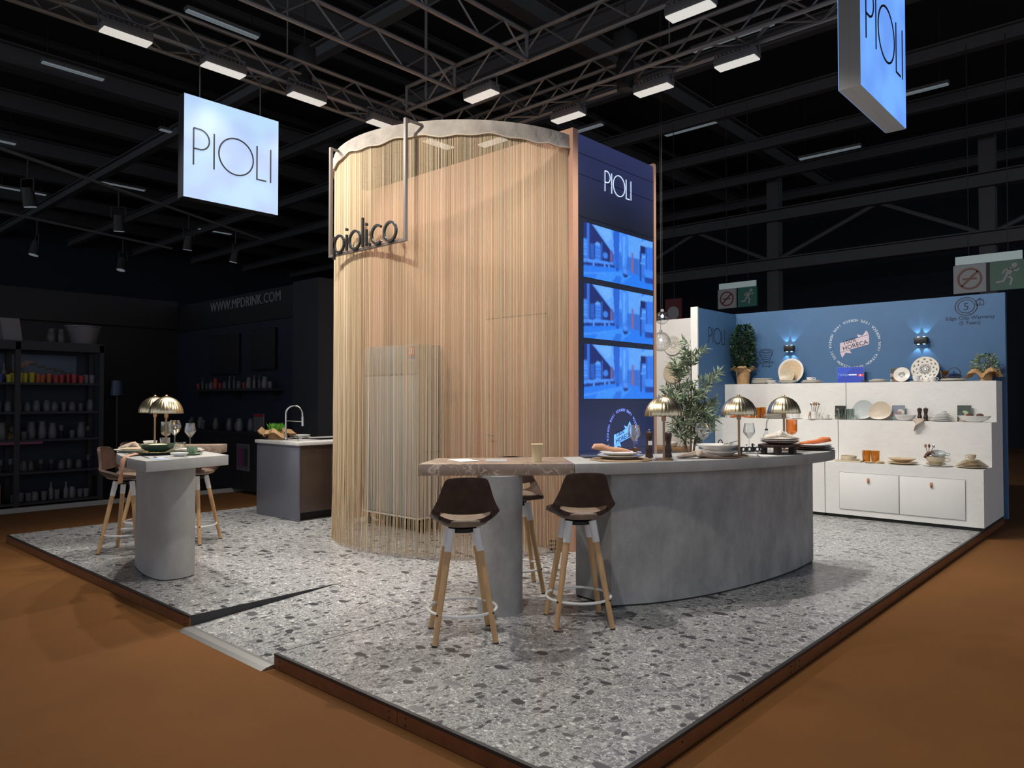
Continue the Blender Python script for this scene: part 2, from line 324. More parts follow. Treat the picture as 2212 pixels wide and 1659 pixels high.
class Raster:
    def __init__(s, W, H, c): s.a = np.zeros((H,W,3)); s.a[:] = c; s.W=W; s.H=H; s.yy,s.xx = np.mgrid[0:H,0:W]; s.xx=(s.xx+.5)/W; s.yy=(s.yy+.5)/H
    def poly(s, pts, c, al=1.0):
        ins = np.zeros((s.H,s.W),bool); n=len(pts)
        for i in range(n):
            (x0,y0),(x1,y1) = pts[i],pts[(i+1)%n]
            if y0==y1: continue
            ins ^= ((y0>s.yy)!=(y1>s.yy)) & (s.xx < (x1-x0)*(s.yy-y0)/(y1-y0)+x0)
        s.a[ins] = s.a[ins]*(1-al)+np.array(c)*al; return s
    def rect(s,x0,y0,x1,y1,c,al=1.0): return s.poly([(x0,y0),(x1,y0),(x1,y1),(x0,y1)],c,al)
    def disc(s,cx,cy,rx,ry,c,al=1.0):
        k = ((s.xx-cx)/rx)**2+((s.yy-cy)/ry)**2 < 1; s.a[k] = s.a[k]*(1-al)+np.array(c)*al; return s
    def mesh(s, name, w, h, m, T):
        """flat print: one small face per dot, colours in the attribute 'tint'"""
        W,H = s.W,s.H; vs = [T((w*i/W-w/2, h*(1-j/H), 0)) for j in range(H+1) for i in range(W+1)]
        fs = [(j*(W+1)+i,(j+1)*(W+1)+i,(j+1)*(W+1)+i+1,j*(W+1)+i+1) for j in range(H) for i in range(W)]
        me = bpy.data.meshes.new(name); me.from_pydata(vs,[],fs); me.materials.append(M[m])
        at = me.color_attributes.new('tint','FLOAT_COLOR','CORNER'); c = np.repeat(s.a.reshape(-1,3),4,axis=0); c = np.c_[c,np.ones(len(c))].astype('f4'); at.data.foreach_set('color', c.ravel()); return me
# ================================================================== STRUCTURE
PZ = .08                                    # platform surface
MB().box((12,12,-.05),(60,60,.1)).build('floor','carpet',smooth=0); tag(bpy.data.objects['floor'],'orange-brown hall carpet around the platform',kind='structure')

pf = thing('platform','raised terrazzo stand platform with bronze risers and a ramp notch',None,kind='structure')
XS = [2.19,3.305,4.415,5.52,6.63,7.74,8.85,9.96,10.55]; YS = [1.60,2.685,3.765,4.825,5.885,6.955,8.03,9.10]
for i in range(len(XS)-1):
    for j in range(len(YS)-1):
        if i == 0 and j == 2: continue
        g = .002
        MB().box(((XS[i]+XS[i+1])/2,(YS[j]+YS[j+1])/2,.041),(XS[i+1]-XS[i]-g,YS[j+1]-YS[j]-g,.078)).build('floor_panel','terrazzo',pf,smooth=0)
def riser(a, b, axis, side, m='riser_bronze', screws=True):
    L = b-a; r = MB()
    if axis == 'y': r.box((2.183,(a+b)/2,.034),(.014,L-.004,.064))
    else: r.box(((a+b)/2,1.593,.034),(L-.004,.014,.064))
    o = r.build('riser',m,pf,smooth=0)
    e = MB()
    if axis == 'y': e.box((2.186,(a+b)/2,.0745),(.020,L,.0135))
    else: e.box(((a+b)/2,1.596,.0745),(L,.020,.0135))
    e.build('edge_trim','black_edge',pf,smooth=0)
    if screws:
        for t in np.linspace(.06, L-.06, max(2,int(L/.45))):
            for z in (.05,.018) if t in (.06,L-.06) else (.045,):
                p = (2.1755,a+t,z) if axis=='y' else (a+t,1.5855,z); q = (2.1735,a+t,z) if axis=='y' else (a+t,1.5835,z)
                MB().cyl(p,q,.005,n=8).build('screw','screw',o)
for a,b in [(1.586,2.685),(2.685,3.765),(4.825,6.3),(6.3,7.7),(7.7,9.1)]: riser(a,b,'y',0)
for a,b in [(2.176,4.06),(4.06,6.2),(6.2,8.4),(8.4,10.55)]: riser(a,b,'x',0)
MB().box((6.37,9.107,.04),(8.36,.014,.078)).build('riser','riser_bronze',pf,smooth=0)
for y in (3.762,4.828): MB().prism([(2.19,.003),(3.305,.003),(3.305,.0805),(2.19,.0805)],-.004,.004,T=lambda p,y=y:(p[0],y+p[2],p[1])).build('ramp_cheek','black_edge',pf,smooth=0)
MB().prism([(2.19,.002),(3.303,.002),(3.303,.079),(2.19,.012)],0,1.05,T=lambda p:(p[0],3.77+p[2],p[1])).build('ramp','terrazzo',pf,smooth=0)
MB().prism([(2.10,.001),(2.195,.001),(2.195,.016),(2.17,.018),(2.13,.012)],0,1.05,T=lambda p:(p[0],3.77+p[2],p[1])).build('ramp_threshold','steel_strip',pf,smooth=0)

# hall shell: deck, far walls, roof beams both ways
o = MB().box((12,12,10.3),(60,60,.2)).build('ceiling','deck_dark',smooth=0); tag(o,'dark hall roof deck high above the stand',kind='structure')
o = MB().box((12,36,5.1),(60,.3,10.3)).build('wall_far','hall_wall',smooth=0); tag(o,'dark far wall of the hall on the left',kind='structure')
o = MB().box((27,12,5.1),(.3,60,10.3)).build('wall_end','hall_wall',smooth=0); tag(o,'dark navy end wall of the hall behind the display',kind='structure')
def ibeam(name, p0, p1, hh, wf, m, label, rails=0):
    a = Vector(p0); b = Vector(p1); d = (b-a).normalized(); n = Vector((-d.y,d.x,0)); mb = MB(); L = (b-a).length; ang = math.atan2(d.y,d.x); c = (a+b)/2
    mb.box((c.x,c.y,c.z),(L,.02,hh),ang); mb.box((c.x,c.y,c.z+hh/2),(L,wf,.03),ang); mb.box((c.x,c.y,c.z-hh/2),(L,wf,.03),ang)
    o = mb.build(name,m,smooth=0); return tag(o,label,kind='structure')
k = 1
for i in range(9):
    y = 9.0+3.1*i; ibeam(f'trim_{k}',(-14,y,8.9-.1*(i%2)),(27,y,8.9-.1*(i%2)),.42,.30,'beam_grey','long grey roof beam of the hall'); k += 1
for i in range(8):
    x = 8.0+2.7*i; ibeam(f'trim_{k}',(x,-14,8.25),(x,36,8.25),.26,.20,'beam_grey','cross beam of the dark hall roof'); k += 1
for i in range(10):
    y = 10.2+2.2*i; ibeam(f'trim_{k}',(-14,y,9.6),(27,y,9.6),.12,.10,'beam_grey','thin purlin under the hall roof deck'); k += 1
for z in (5.6,7.1): ibeam(f'trim_{k}',(22,-14,z),(22,36,z),.34,.34,'beam_grey','gallery beam along the hall end wall'); k += 1
for y in (-2,3.6,9.2,14.8,20.4,26): 
    o = MB().box((22.2,y,4.2),(.35,.35,8.4)).build(f'trim_{k}','beam_grey',smooth=0); tag(o,'square steel column near the hall end wall',kind='structure'); k += 1
    o = MB().cyl((22.1,y,5.7),(22.1,y+2.6,7.0),.06,n=6).cyl((22.1,y+2.6,7.0),(22.1,y+5.6,5.7),.06,n=6).build(f'trim_{k}','beam_grey'); tag(o,'diagonal bracing of the hall gallery',kind='structure'); k += 1
# roof luminaires (far, dim)
HL = [(6.4,13.0,8.4,0,1.4),(5.2,17.2,8.4,0,1.2),(8.3,19.0,8.3,0,1.2),(14.5,11.0,8.1,90,1.6),(17.5,4.4,8.1,90,1.8),(12.6,6.0,8.1,90,1.6),(20.0,6.8,8.0,90,1.6),(16.2,8.8,8.1,90,1.4),(9.0,25,8.3,0,1.4),(12,24,8.3,0,1.4),(7,28,8.3,0,1.4),(14,29,8.3,0,1.4),(5,23,8.3,0,1.2)]
for i,(x,y,z,a,l) in enumerate(HL):
    t = thing('roof_luminaire','long pale tube luminaire hanging under the hall roof','ceiling light',(x,y,z),R(a),'roof luminaires of the hall')
    MB().box((0,0,.05),(l,.16,.06)).build('housing','flood_body',t,smooth=0); MB().box((0,0,.01),(l-.04,.12,.03)).build('diffuser','hall_lamp',t,smooth=0)
    for s in (-.4,.4): MB().cyl((s*l,0,.08),(s*l,0,1.7),.008,n=5).build('hanger','cable_black',t)
# wayfinding signs hanging far behind the display
for (y,z,s,lab) in [(7.5,3.86,.52,'small no-smoking and exit sign pair hanging behind the blue corner'),(2.6,3.80,.62,'large no-smoking and exit sign pair hanging above the right end of blue wall')]:
    t = thing('hanging_sign',lab,'sign',(16,y,z),0,None); T = lambda p,s=s:(-p[2],-p[0]*s,p[1]*s)
    MB().prism([(-.9,-.5),(-.05,-.5),(-.05,.35),(-.9,.35)],0,.06,T=T).build('pale_panel','sign_pale',t,smooth=0)
    MB().prism([(.05,-.5),(.9,-.5),(.9,.35),(.05,.35)],0,.06,T=T).build('green_panel','sign_green',t,smooth=0)
    MB().prism([(-.85,.37),(.85,.37),(.85,.62),(-.85,.62)],0,.05,T=T).build('lit_header','sign_lit',t,smooth=0)
    MB().stroke(circ(-.47,-.08,.30,28),.06,.07,T,True).stroke([(-.68,-.29),(-.26,.13)],.06,.07,T).build('prohibition_ring','sign_red',t,smooth=0)
    MB().stroke([(-.66,-.08),(-.28,-.08)],.06,.065,T).build('cigarette','sign_red',t,smooth=0)
    rm = MB(); rm.stroke(circ(.66,.20,.035,12),.07,.07,T,True); rm.stroke([(.60,.12),(.48,-.08)],.13,.07,T); rm.stroke([(.58,.08),(.72,.03),(.78,.09)],.045,.07,T); rm.stroke([(.56,.10),(.42,.08),(.36,-.02)],.045,.07,T); rm.stroke([(.50,-.08),(.60,-.2),(.55,-.38)],.06,.07,T); rm.stroke([(.47,-.08),(.38,-.25),(.2,-.26)],.06,.07,T)
    rm.build('running_figure','sign_pale',t,smooth=0)
    for u in (-.5,.5): MB().cyl((-.03,-u*s,.62*s),(-.03,-u*s,4.4),.008,n=5).build('hanger','cable_black',t)
t = thing('hanging_sign','dim red sign with a white disc behind the screen tower edge','sign',(16,9.15,3.65)); T = lambda p:(-p[2],-p[0],p[1])
MB().prism([(-.22,-.32),(.22,-.32),(.22,.30),(-.22,.30)],0,.05,T=T).build('red_panel','sign_red',t,smooth=0); MB().prism(circ(0,-.05,.16,20),.05,.06,T=T).build('white_disc','sign_pale',t,smooth=0); MB().cyl((0,0,.3),(0,0,4.6),.008,n=5).build('hanger','cable_black',t)

# ---------------------------------------------------------------- lighting rig
def truss(label, p0, p1, box=True):
    a = Vector(p0); b = Vector(p1); L = (b-a).length; d = (b-a)/L; ang = math.atan2(d.y,d.x); S = .29
    t = thing('lighting_truss',label,'truss',p0,ang)
    rows = [(0,0),(0,S)] + ([(S,0),(S,S)] if box else [])
    me = MB().cyl((0,0,0),(L,0,0),.024,n=8).mesh('chord','truss_alu')
    for y,z in rows: link('chord',me,t,(0,y,z))
    n = int(L/.34); st = L/n
    bz = MB().cyl((0,0,0),(st,0,S),.011,n=6).mesh('brace','truss_alu'); bz2 = MB().cyl((0,0,S),(st,0,0),.011,n=6).mesh('brace','truss_alu'); by = MB().cyl((0,0,0),(st,S,0),.011,n=6).mesh('brace','truss_alu'); by2 = MB().cyl((0,S,0),(st,0,0),.011,n=6).mesh('brace','truss_alu')
    for i in range(n):
        for y in ([0,S] if box else [0]): link('brace',bz if i%2 else bz2,t,(i*st,y,0))
        if box: link('brace',by if i%2 else by2,t,(i*st,0,0))
    for x in (0,L):
        en = MB().cyl((x,0,0),(x,0,S),.02,n=8)
        if box: en.cyl((x,S,0),(x,S,S),.02,n=8).cyl((x,0,0),(x,S,0),.02,n=8)
        en.build('end_frame','truss_alu',t)
    return t
RZ = 5.02
truss('long box truss carrying the row of floodlights above the square sign',(1.7,7.30,RZ),(6.65,7.30,RZ))
truss('long box truss receding from the upper right above the screen tower',(6.97,1.4,RZ),(6.97,7.6,RZ))
truss('single ladder truss reaching over the drum towards its corner',(5.75,1.9,RZ),(5.75,6.95,RZ),False)
truss('ladder truss nearer the floodlit row, joining the cross truss',(2.4,6.07,RZ),(5.72,6.07,RZ),False)
truss('ladder truss at the top centre of the picture',(2.6,4.98,RZ),(5.72,4.98,RZ),False)
def cable(x, y, z0, z1, r, label, cat='cable', name='suspension_cable'):
    o = MB().cyl((0,0,0),(0,0,z1-z0),r,n=6).build(name,'truss_alu',None,(x,y,z0)); tag(o,label,cat); return o
cable(5.84,6.70,5.0,10.2,.018,'thick vertical rig pole rising above the drum')
cable(4.35,7.33,5.3,10.2,.008,'thin wire holding the floodlit truss left of the drum')
cable(6.95,4.02,5.3,10.2,.008,'thin wire holding the right truss above the screen tower')
ch = thing('chain_hoist','black chain hoist bag hanging over the right truss','hoist',(6.9,4.55,5.35)); MB().box((0,0,.12),(.2,.2,.26)).build('motor_body','cable_black',ch,bevel=.02); MB().lathe([(.001,-.42),(.09,-.4),(.10,-.1),(.06,0),(.001,0)],12).build('chain_bag','cable_black',ch); MB().cyl((0,0,.25),(0,0,4.8),.008,n=5).build('chain','cable_black',ch)
ch2 = thing('chain_hoist','black chain hoist hanging behind the floodlit truss','hoist',(4.75,7.62,5.4)); MB().box((0,0,.12),(.2,.2,.26)).build('motor_body','cable_black',ch2,bevel=.02); MB().lathe([(.001,-.3),(.08,-.28),(.09,-.08),(.06,0),(.001,0)],12).build('chain_bag','cable_black',ch2); MB().cyl((0,0,.25),(0,0,4.7),.008,n=5).build('chain','cable_black',ch2)

def flood(x, y, axis, aim, label, power, z=4.86, drop=.16, size=118, blend=.6, col=(1,.955,.89)):
    t = thing('floodlight',label,'floodlight',(x,y,z),R(0 if axis=='x' else 90))
    MB().box((0,0,.045),(.44,.15,.085)).build('housing','flood_body',t,bevel=.01)
    fins = MB()
    for i in range(9): fins.box((-.18+.045*i,0,.10),(.008,.13,.03))
    fins.build('cooling_fins','flood_body',t,smooth=0)
    MB().box((0,0,-.004),(.42,.135,.014)).build('lens','flood_glass',t,smooth=0)
    MB().tube([(-.235,0,.05),(-.235,0,drop),(.235,0,drop),(.235,0,.05)],.011,6).build('yoke','flood_body',t)
    if power:
        l = bpy.data.lights.new('floodlight_beam','SPOT'); l.energy = power; l.color = col; l.spot_size = R(size); l.spot_blend = blend; l.shadow_soft_size = .06
        lo = bpy.data.objects.new('beam',l); C.objects.link(lo); lo.location = (x,y,z-.085); d = Vector(aim)-Vector(lo.location); lo.rotation_euler = d.to_track_quat('-Z','Y').to_euler()
        lo.parent = t; lo.matrix_parent_inverse = (Matrix.Translation(t.location) @ t.rotation_euler.to_matrix().to_4x4()).inverted()
F = FLOOD_W
for i,(x,n) in enumerate([(2.61,'first floodlight of the left row, nearest the picture edge'),(3.55,'second floodlight of the left row, above the square sign'),(4.52,'third floodlight of the left row, right of the square sign'),(5.59,'fourth floodlight of the left row, half hidden by the drum top'),(6.50,'bright floodlight seen through the fringe at the back of the drum, left one')]):
    flood(x,7.20,'x',(x*.8+.6,5.3,.6),n,F*[.8,.75,.65,.6,.5][i])
for i,(y,n) in enumerate([(3.24,'floodlight on the right truss nearest the tall lit sign'),(4.20,'floodlight on the right truss above the screen tower'),(5.37,'floodlight on the right truss just over the drum edge'),(6.62,'bright floodlight seen through the fringe at the back of the drum, right one')]):
    flood(6.92,y,'y',(9.9,y*.75+.4,1.0),n,F*[.92,.88,.5,.4][i],size=135)
flood(5.72,3.10,'y',(4.2,2.6,.5),'floodlight at the top of the picture over the curved counter',F*1.25)
flood(5.78,5.70,'y',(4.3,5.0,1.2),'floodlight hanging from the cross truss right over the drum',F*.9)
# the rig's near side, above and behind the viewer
truss('near box truss of the rig above the platform front edge',(2.10,1.4,RZ),(2.10,7.25,RZ))
flood(2.25,2.4,'y',(4.4,3.0,.3),'floodlight on the near truss over the platform corner',F*.75,size=95)
flood(2.25,4.3,'y',(4.9,5.2,1.9),'floodlight on the near truss over the ramp',F*1.1,size=95)
flood(2.25,6.0,'y',(4.3,6.6,1.0),'floodlight on the near truss over the left table',F*.6,size=95)

# ---------------------------------------------------------------- square light-box signs
def sign_face(name, c0, c1, s):
    m, nt, b = nodes(name); L = nt.links
    tc = nt.nodes.new('ShaderNodeTexCoord'); n = nt.nodes.new('ShaderNodeTexNoise'); n.inputs['Scale'].default_value = 2.6; n.inputs['Detail'].default_value = 1; L.new(tc.outputs['Object'], n.inputs[0])
    r = nt.nodes.new('ShaderNodeValToRGB'); r.color_ramp.elements[0].position = .36; r.color_ramp.elements[1].position = .64; r.color_ramp.elements[0].color = (*c0,1); r.color_ramp.elements[1].color = (*c1,1)
    L.new(n.outputs[0], r.inputs[0]); L.new(r.outputs[0], b.inputs['Emission Color']); b.inputs['Emission Strength'].default_value = s; b.inputs['Base Color'].default_value = (.03,.03,.03,1); M[name] = m
sign_face('sign_face_white',(.47,.61,.95),(.52,.75,1.0),.84); sign_face('sign_face_blue',(.13,.31,.85),(.17,.42,1.0),.92)
def lightbox(label, x, y, z, S, th, face, case, strip):
    t = thing('lightbox_sign',label,'lightbox sign',(x,y,z))
    MB().box((S/2,th*.25,S/2),(S,th*.5,S)).build('front_case',case,t,smooth=0); MB().box((S/2,th*.752,S/2),(S,th*.496,S)).build('rear_case',strip,t,smooth=0)
    MB().box((S/2,-.002,S/2),(S-.008,.006,S-.008)).build('lit_face',face,t,smooth=0); MB().box((S/2,th+.002,S/2),(S-.008,.006,S-.008)).build('lit_face',face,t,smooth=0)
    pioli(WY(.10,-.005,S*.326),S*.358,'letter_black',t,.004,.0145)
    for u in (.18,.82): MB().cyl((u*S,th*.5,S),(u*S,th*.5,RZ-z),.006,n=6).build('hanging_rod','truss_alu',t)
lightbox('white lit square sign lettered PIOLI hanging on the left',3.232,7.39,3.535,1.052,.12,'sign_face_white','sign_case','sign_case')
lightbox('blue lit square sign lettered PIOLI hanging at the upper right',5.00,1.50,3.525,1.05,.135,'sign_face_blue','sign_alu','sign_alu')

# ---------------------------------------------------------------- screen tower
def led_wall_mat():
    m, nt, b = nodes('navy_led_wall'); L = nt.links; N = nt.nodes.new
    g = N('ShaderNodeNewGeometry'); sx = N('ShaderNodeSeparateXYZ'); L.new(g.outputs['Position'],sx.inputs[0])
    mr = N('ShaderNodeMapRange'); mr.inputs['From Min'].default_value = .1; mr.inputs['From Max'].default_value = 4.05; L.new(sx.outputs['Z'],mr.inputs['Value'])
    r = N('ShaderNodeValToRGB'); e = r.color_ramp.elements; e[0].position = .0; e[0].color = (.009,.018,.085,1); e[1].position = 1; e[1].color = (.022,.028,.085,1)  # blue glow at the top and foot is painted into the emission colour
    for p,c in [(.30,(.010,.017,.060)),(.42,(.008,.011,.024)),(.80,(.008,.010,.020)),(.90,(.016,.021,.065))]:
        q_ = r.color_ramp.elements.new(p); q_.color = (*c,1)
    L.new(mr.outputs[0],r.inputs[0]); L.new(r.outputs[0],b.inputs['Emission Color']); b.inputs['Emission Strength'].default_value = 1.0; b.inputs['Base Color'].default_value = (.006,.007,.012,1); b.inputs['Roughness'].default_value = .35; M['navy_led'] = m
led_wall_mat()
TW = thing('screen_tower','tall peach tower with a navy LED face of three blue screens','tower',(5.47,4.187,PZ))
def W(p): return (p[0]-5.47, p[1]-4.187, p[2]-PZ)
MB().box(W((5.51,5.755,2.065)),(.08,3.13,3.97)).build('side_panel','peach',TW,smooth=0)
MB().box(W((6.925,4.80,2.065)),(.045,1.22,3.97)).build('side_panel','peach_edge',TW,smooth=0)
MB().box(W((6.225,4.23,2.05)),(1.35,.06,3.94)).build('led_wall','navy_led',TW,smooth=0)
MB().box(W((6.225,5.38,2.05)),(1.35,.05,3.94)).build('back_panel','peach',TW,smooth=0)
# door in the peach side panel, behind the fringe
MB().box(W((5.468,4.91,1.20)),(.012,.82,2.24)).build('door','peach',TW,bevel=.003)
dr = [o for o in TW.children if o.name.startswith('door')] if False else None
hd = MB().tube([W((5.462,5.26,1.13)),W((5.41,5.26,1.13)),W((5.41,5.15,1.13))],.008,8).build('door_handle','chrome',TW)
MB().box(W((5.463,4.91,2.325)),(.004,.82,.008)).build('door_gap','black_edge',TW,smooth=0)
pioli(WY(.53,.011,3.48),.205,'led_white',TW,.004,.0085)
# kitchen aisle picture on the LED screens
K = Raster(186,78,(.07,.27,.72)); B = lambda a,b,c:(a,b,c)
K.rect(0,.0,1,.45,(.10,.36,.85)); K.poly([(.10,0),(.62,0),(.60,.30),(.40,.45)],(.26,.58,1.0)); K.rect(.62,0,.82,.42,(.27,.60,1.0)); K.poly([(.14,0),(.36,0),(.39,.16),(.30,.26)],(.38,.70,1.0))
K.poly([(0,0),(.11,0),(.40,.46),(.40,.64),(0,.68)],(.018,.035,.16)); K.rect(.045,0,.075,.72,(.07,.26,.75)); K.rect(.235,.28,.25,.70,(.07,.24,.70))
K.rect(.0,.30,.05,.64,(.10,.34,.85)); 
for i in range(5): K.rect(0,.33+.06*i,.05,.345+.06*i,(.25,.6,1))
K.rect(.085,.36,.14,.63,(.05,.18,.55)); K.rect(.15,.36,.225,.64,(.11,.38,.95)); K.poly([(.14,.36),(.18,.30),(.225,.33),(.21,.36)],(.30,.65,1))
for i in range(4): K.rect(.15,.41+.06*i,.225,.422+.06*i,(.03,.12,.45))
K.disc(.29,.52,.035,.06,(.10,.34,.8)); K.rect(.355,.40,.39,.66,(.22,.16,.38)); K.rect(.36,.46,.375,.62,(.45,.22,.30))
K.poly([(0,.66),(.40,.62),(.40,.66),(0,.73)],(.16,.46,1)); K.poly([(0,.73),(.42,.66),(.42,.72),(0,.80)],(.02,.06,.25))
for x in (.12,.27,.33): K.rect(x,.68,x+.02,.78,(.20,.5,1))
K.poly([(0,.79),(.42,.71),(.62,.70),(1,.84),(1,1),(0,1)],(.045,.33,.93)); K.poly([(.2,.86),(.5,.76),(.66,.80),(.5,1),(.15,1)],(.10,.46,1.0)); K.poly([(.44,.86),(.52,.86),(.50,1),(.38,1)],(.04,.27,.8)); K.poly([(0,.92),(.3,.84),(.3,.86),(0,.95)],(.16,.50,1))
K.rect(.655,.42,.70,.74,(.30,.22,.50)); K.rect(.66,.48,.685,.70,(.55,.22,.25)); K.rect(.70,.44,.76,.74,(.08,.24,.62)); K.disc(.68,.38,.02,.05,(.4,.3,.5))
K.poly([(.76,.16),(.86,.02),(1,0),(1,.12),(.88,.14),(.80,.26)],(.32,.65,1)); K.rect(.80,.14,.88,.40,(.015,.03,.13)); K.rect(.79,.26,.815,.86,(.03,.09,.35)); K.rect(.82,.30,.90,.48,(.13,.42,.95)); K.rect(.83,.34,.89,.37,(.4,.75,1)); K.rect(.80,.48,.92,.51,(.2,.55,1)); K.rect(.83,.52,.885,.72,(.09,.32,.82)); K.rect(.88,.14,1,.60,(.075,.30,.86)); K.rect(.895,.14,.905,.62,(.02,.08,.3)); K.rect(.87,.60,1,.76,(.12,.42,1)); K.rect(.87,.76,1,.87,(.03,.09,.35))
K.poly([(.395,0),(.49,0),(.485,.30),(.475,.70),(.43,.70),(.405,.30)],(.04,.20,.66)); K.poly([(.50,0),(.62,0),(.61,.30),(.585,.66),(.53,.68),(.515,.30)],(.14,.45,1)); K.poly([(.54,.05),(.57,.05),(.56,.6),(.545,.6)],(.30,.63,1)); K.poly([(.43,.70),(.475,.69),(.48,.76),(.44,.77)],(.03,.14,.5)); K.poly([(.525,.66),(.585,.64),(.615,.80),(.585,.85),(.53,.82)],(.10,.34,.85)); K.poly([(.53,.80),(.61,.79),(.612,.83),(.56,.86)],(.02,.05,.2)); K.rect(.545,.70,.585,.715,(.4,.7,1)); K.rect(.55,.745,.59,.757,(.4,.7,1))
K.a = K.a*np.array([.40,.60,.95])
qn = np.random.RandomState(5)
for _ in range(2):
    pd_ = np.pad(K.a,((1,1),(1,1),(0,0)),mode='edge'); K.a = (pd_[:-2,1:-1]+pd_[2:,1:-1]+pd_[1:-1,:-2]+pd_[1:-1,2:]+2*pd_[1:-1,1:-1])/6
nz = qn.rand(20,48); nz = np.kron(nz,np.ones((4,4)))[:78,:186]; K.a *= (.94+.12*nz[...,None]); K.a *= (.96+.08*qn.rand(78,186,1))
kme = K.mesh('led_screen',1.245,.525,'led_picture',WY(0,0,0))
for zb in (2.668,2.085,1.503):
    fr = link('led_screen',kme,TW,W((6.265,4.196,zb)))
# faint seams of the LED cabinets
for z in (.58,1.0,3.24,3.64,3.84): MB().box(W((6.225,4.198,z)),(1.34,.004,.004)).build('panel_seam','led_dark',TW,smooth=0)
# emblem
CHARS = {}
def ring_text(T, r, h, m, parent, reps, name='ring_lettering'):
    mb = MB(); s = '100% HORECA '*reps; n = len(s)
    for i,c in enumerate(s):
        if c == ' ': continue
        a = -math.pi/2 + 2*math.pi*i/n          # upright at the bottom, tops pointing to the centre, read anticlockwise
        if c not in CHARS:
            q = text_mb(c,1.0,0,lambda p:p); CHARS[c] = q
        q = CHARS[c]; k = len(q.v)//2; ca,sa = math.cos(a+math.pi/2), math.sin(a+math.pi/2)
        def P(p,dz,ca=ca,sa=sa,a=a):
            x,y = p[0]*h, (p[1]-.35)*h; return T((r*math.cos(a)+x*ca-y*sa, r*math.sin(a)+x*sa+y*ca, dz))
        mb.add([P(p,.003) for p in q.v[:k]]+[P(p,0) for p in q.v[k:]], q.f)
    return mb.build(name,m,parent,smooth=0)
def emblem(T, s, mr, mt, parent, reps=5, mring=None):
    ring_text(T,1.0*s,.15*s,mring or mt,parent,reps)
    def TT(dz): return lambda p: T((p[0]*s,p[1]*s,p[2]+dz))
    MB().prism([(-.59,.06),(.585,.36),(.585,-.04),(-.59,-.34)],0,.003,T=TT(0)).build('ribbon',mr,parent,smooth=0)
    MB().prism([(.585,.375),(.48,.55),(.33,.34),(.10,.40),(.16,.27)],0,.003,T=TT(.0004)).build('ribbon_tail',mr,parent,smooth=0)
    MB().prism([(-.59,-.355),(-.50,-.58),(-.36,-.36),(-.12,-.40),(-.20,-.255)],0,.003,T=TT(.0004)).build('ribbon_tail',mr,parent,smooth=0)
    ca,sa = math.cos(math.atan(.255)), math.sin(math.atan(.255))
    RT = lambda ox,oy: (lambda p: T((s*(ox+p[0]*ca-p[1]*sa), s*(oy+p[0]*sa+p[1]*ca), p[2]+.0032)))
    return RT
RT = emblem(lambda p: W((6.30+p[0],4.197-p[2],1.125+p[1])),.265,'led_blue','led_bluetext',TW)
text_mb('100%',.26,.002,RT(-.46,-.03),'LEFT').build('ribbon_lettering','led_dark',TW,smooth=0); text_mb('HORECA',.26,.002,RT(-.46,-.27),'LEFT').build('ribbon_lettering','led_dark',TW,smooth=0)
o = MB().box((5.31,7.34,2.06),(.40,.06,3.96)).build('wall_inner','peach',smooth=0); tag(o,'peach inner wall behind the fringe drum',kind='structure')
# ---------------------------------------------------------------- fringe drum
CX, CY, CR = 5.60, 5.68, 1.44
A0, A1 = 264.8, 108.0
CU = thing('string_curtain','curved gold string curtain hanging from a round fabric-topped track','curtain',(CX,CY,PZ))
ZT = 3.84
def arc(a, r=CR): return (r*math.cos(R(a)), r*math.sin(R(a)))
nr = random.Random(3)
NS = 740
ph = [(nr.uniform(0,6.28),nr.uniform(.6,1)) for _ in range(8)]
vs=[];fs=[];tint=[]
pal = [((.56,.42,.25),5),((.66,.51,.33),4),((.46,.34,.20),3),((.42,.38,.24),2),((.74,.61,.44),2),((.58,.36,.24),1)]
palx = [c for c,k2 in pal for _ in range(k2)]
gaps = [(228.5,1.9),(214.0,.7),(243.0,.6),(200.0,.8),(185,.7),(170,.7),(222,.5),(252,.5)]
for i in range(NS):
    a = A0+(A1-A0)*(i+nr.uniform(-.35,.35))/NS
    cl = round(a/1.55)*1.55+.5*math.sin(a*1.7)               # strands gather towards the floor
    drift = nr.gauss(0,.10)
    for gc,gw in gaps:
        dd = a-gc
        if abs(dd) < gw*1.6: drift += math.copysign(gw*.75*(1-abs(dd)/(gw*1.6)),dd)
    zb = PZ*0+nr.uniform(.0,.05) if a < 226 else nr.uniform(.02,.10)
    col = nr.choice(palx); f = nr.uniform(.8,1.15); col = [min(1,c*f) for c in col]
    rr = nr.uniform(.0012,.0022); base = len(vs); NSEG = 6
    for sgm in range(NSEG+1):
        t = sgm/NSEG; z = ZT-PZ+.03-(ZT-PZ+.03-zb)*t
        g = max(0,(t-.25)/.75)**1.3
        aa = a+drift*g+(cl-a)*.42*g*g; rad = CR+nr.uniform(-.006,.006)*t
        if sgm == NSEG: aa += nr.gauss(0,.35); rad += nr.uniform(-.01,.02)
        x,y = arc(aa,rad)
        ux,uy = -math.sin(R(aa)),math.cos(R(aa)); ox,oy = math.cos(R(aa)),math.sin(R(aa))
        vs += [(x+ux*rr,y+uy*rr,z),(x+ox*rr,y+oy*rr,z),(x-ux*rr,y-uy*rr,z),(x-ox*rr,y-oy*rr,z)]
    for sgm in range(NSEG):
        b0 = base+4*sgm
        for j in range(4): fs.append((b0+j,b0+(j+1)%4,b0+4+(j+1)%4,b0+4+j))
    tint += [col]*(4*NSEG)
me = bpy.data.meshes.new('strings'); me.from_pydata(vs,[],fs); me.materials.append(M['yarn'])
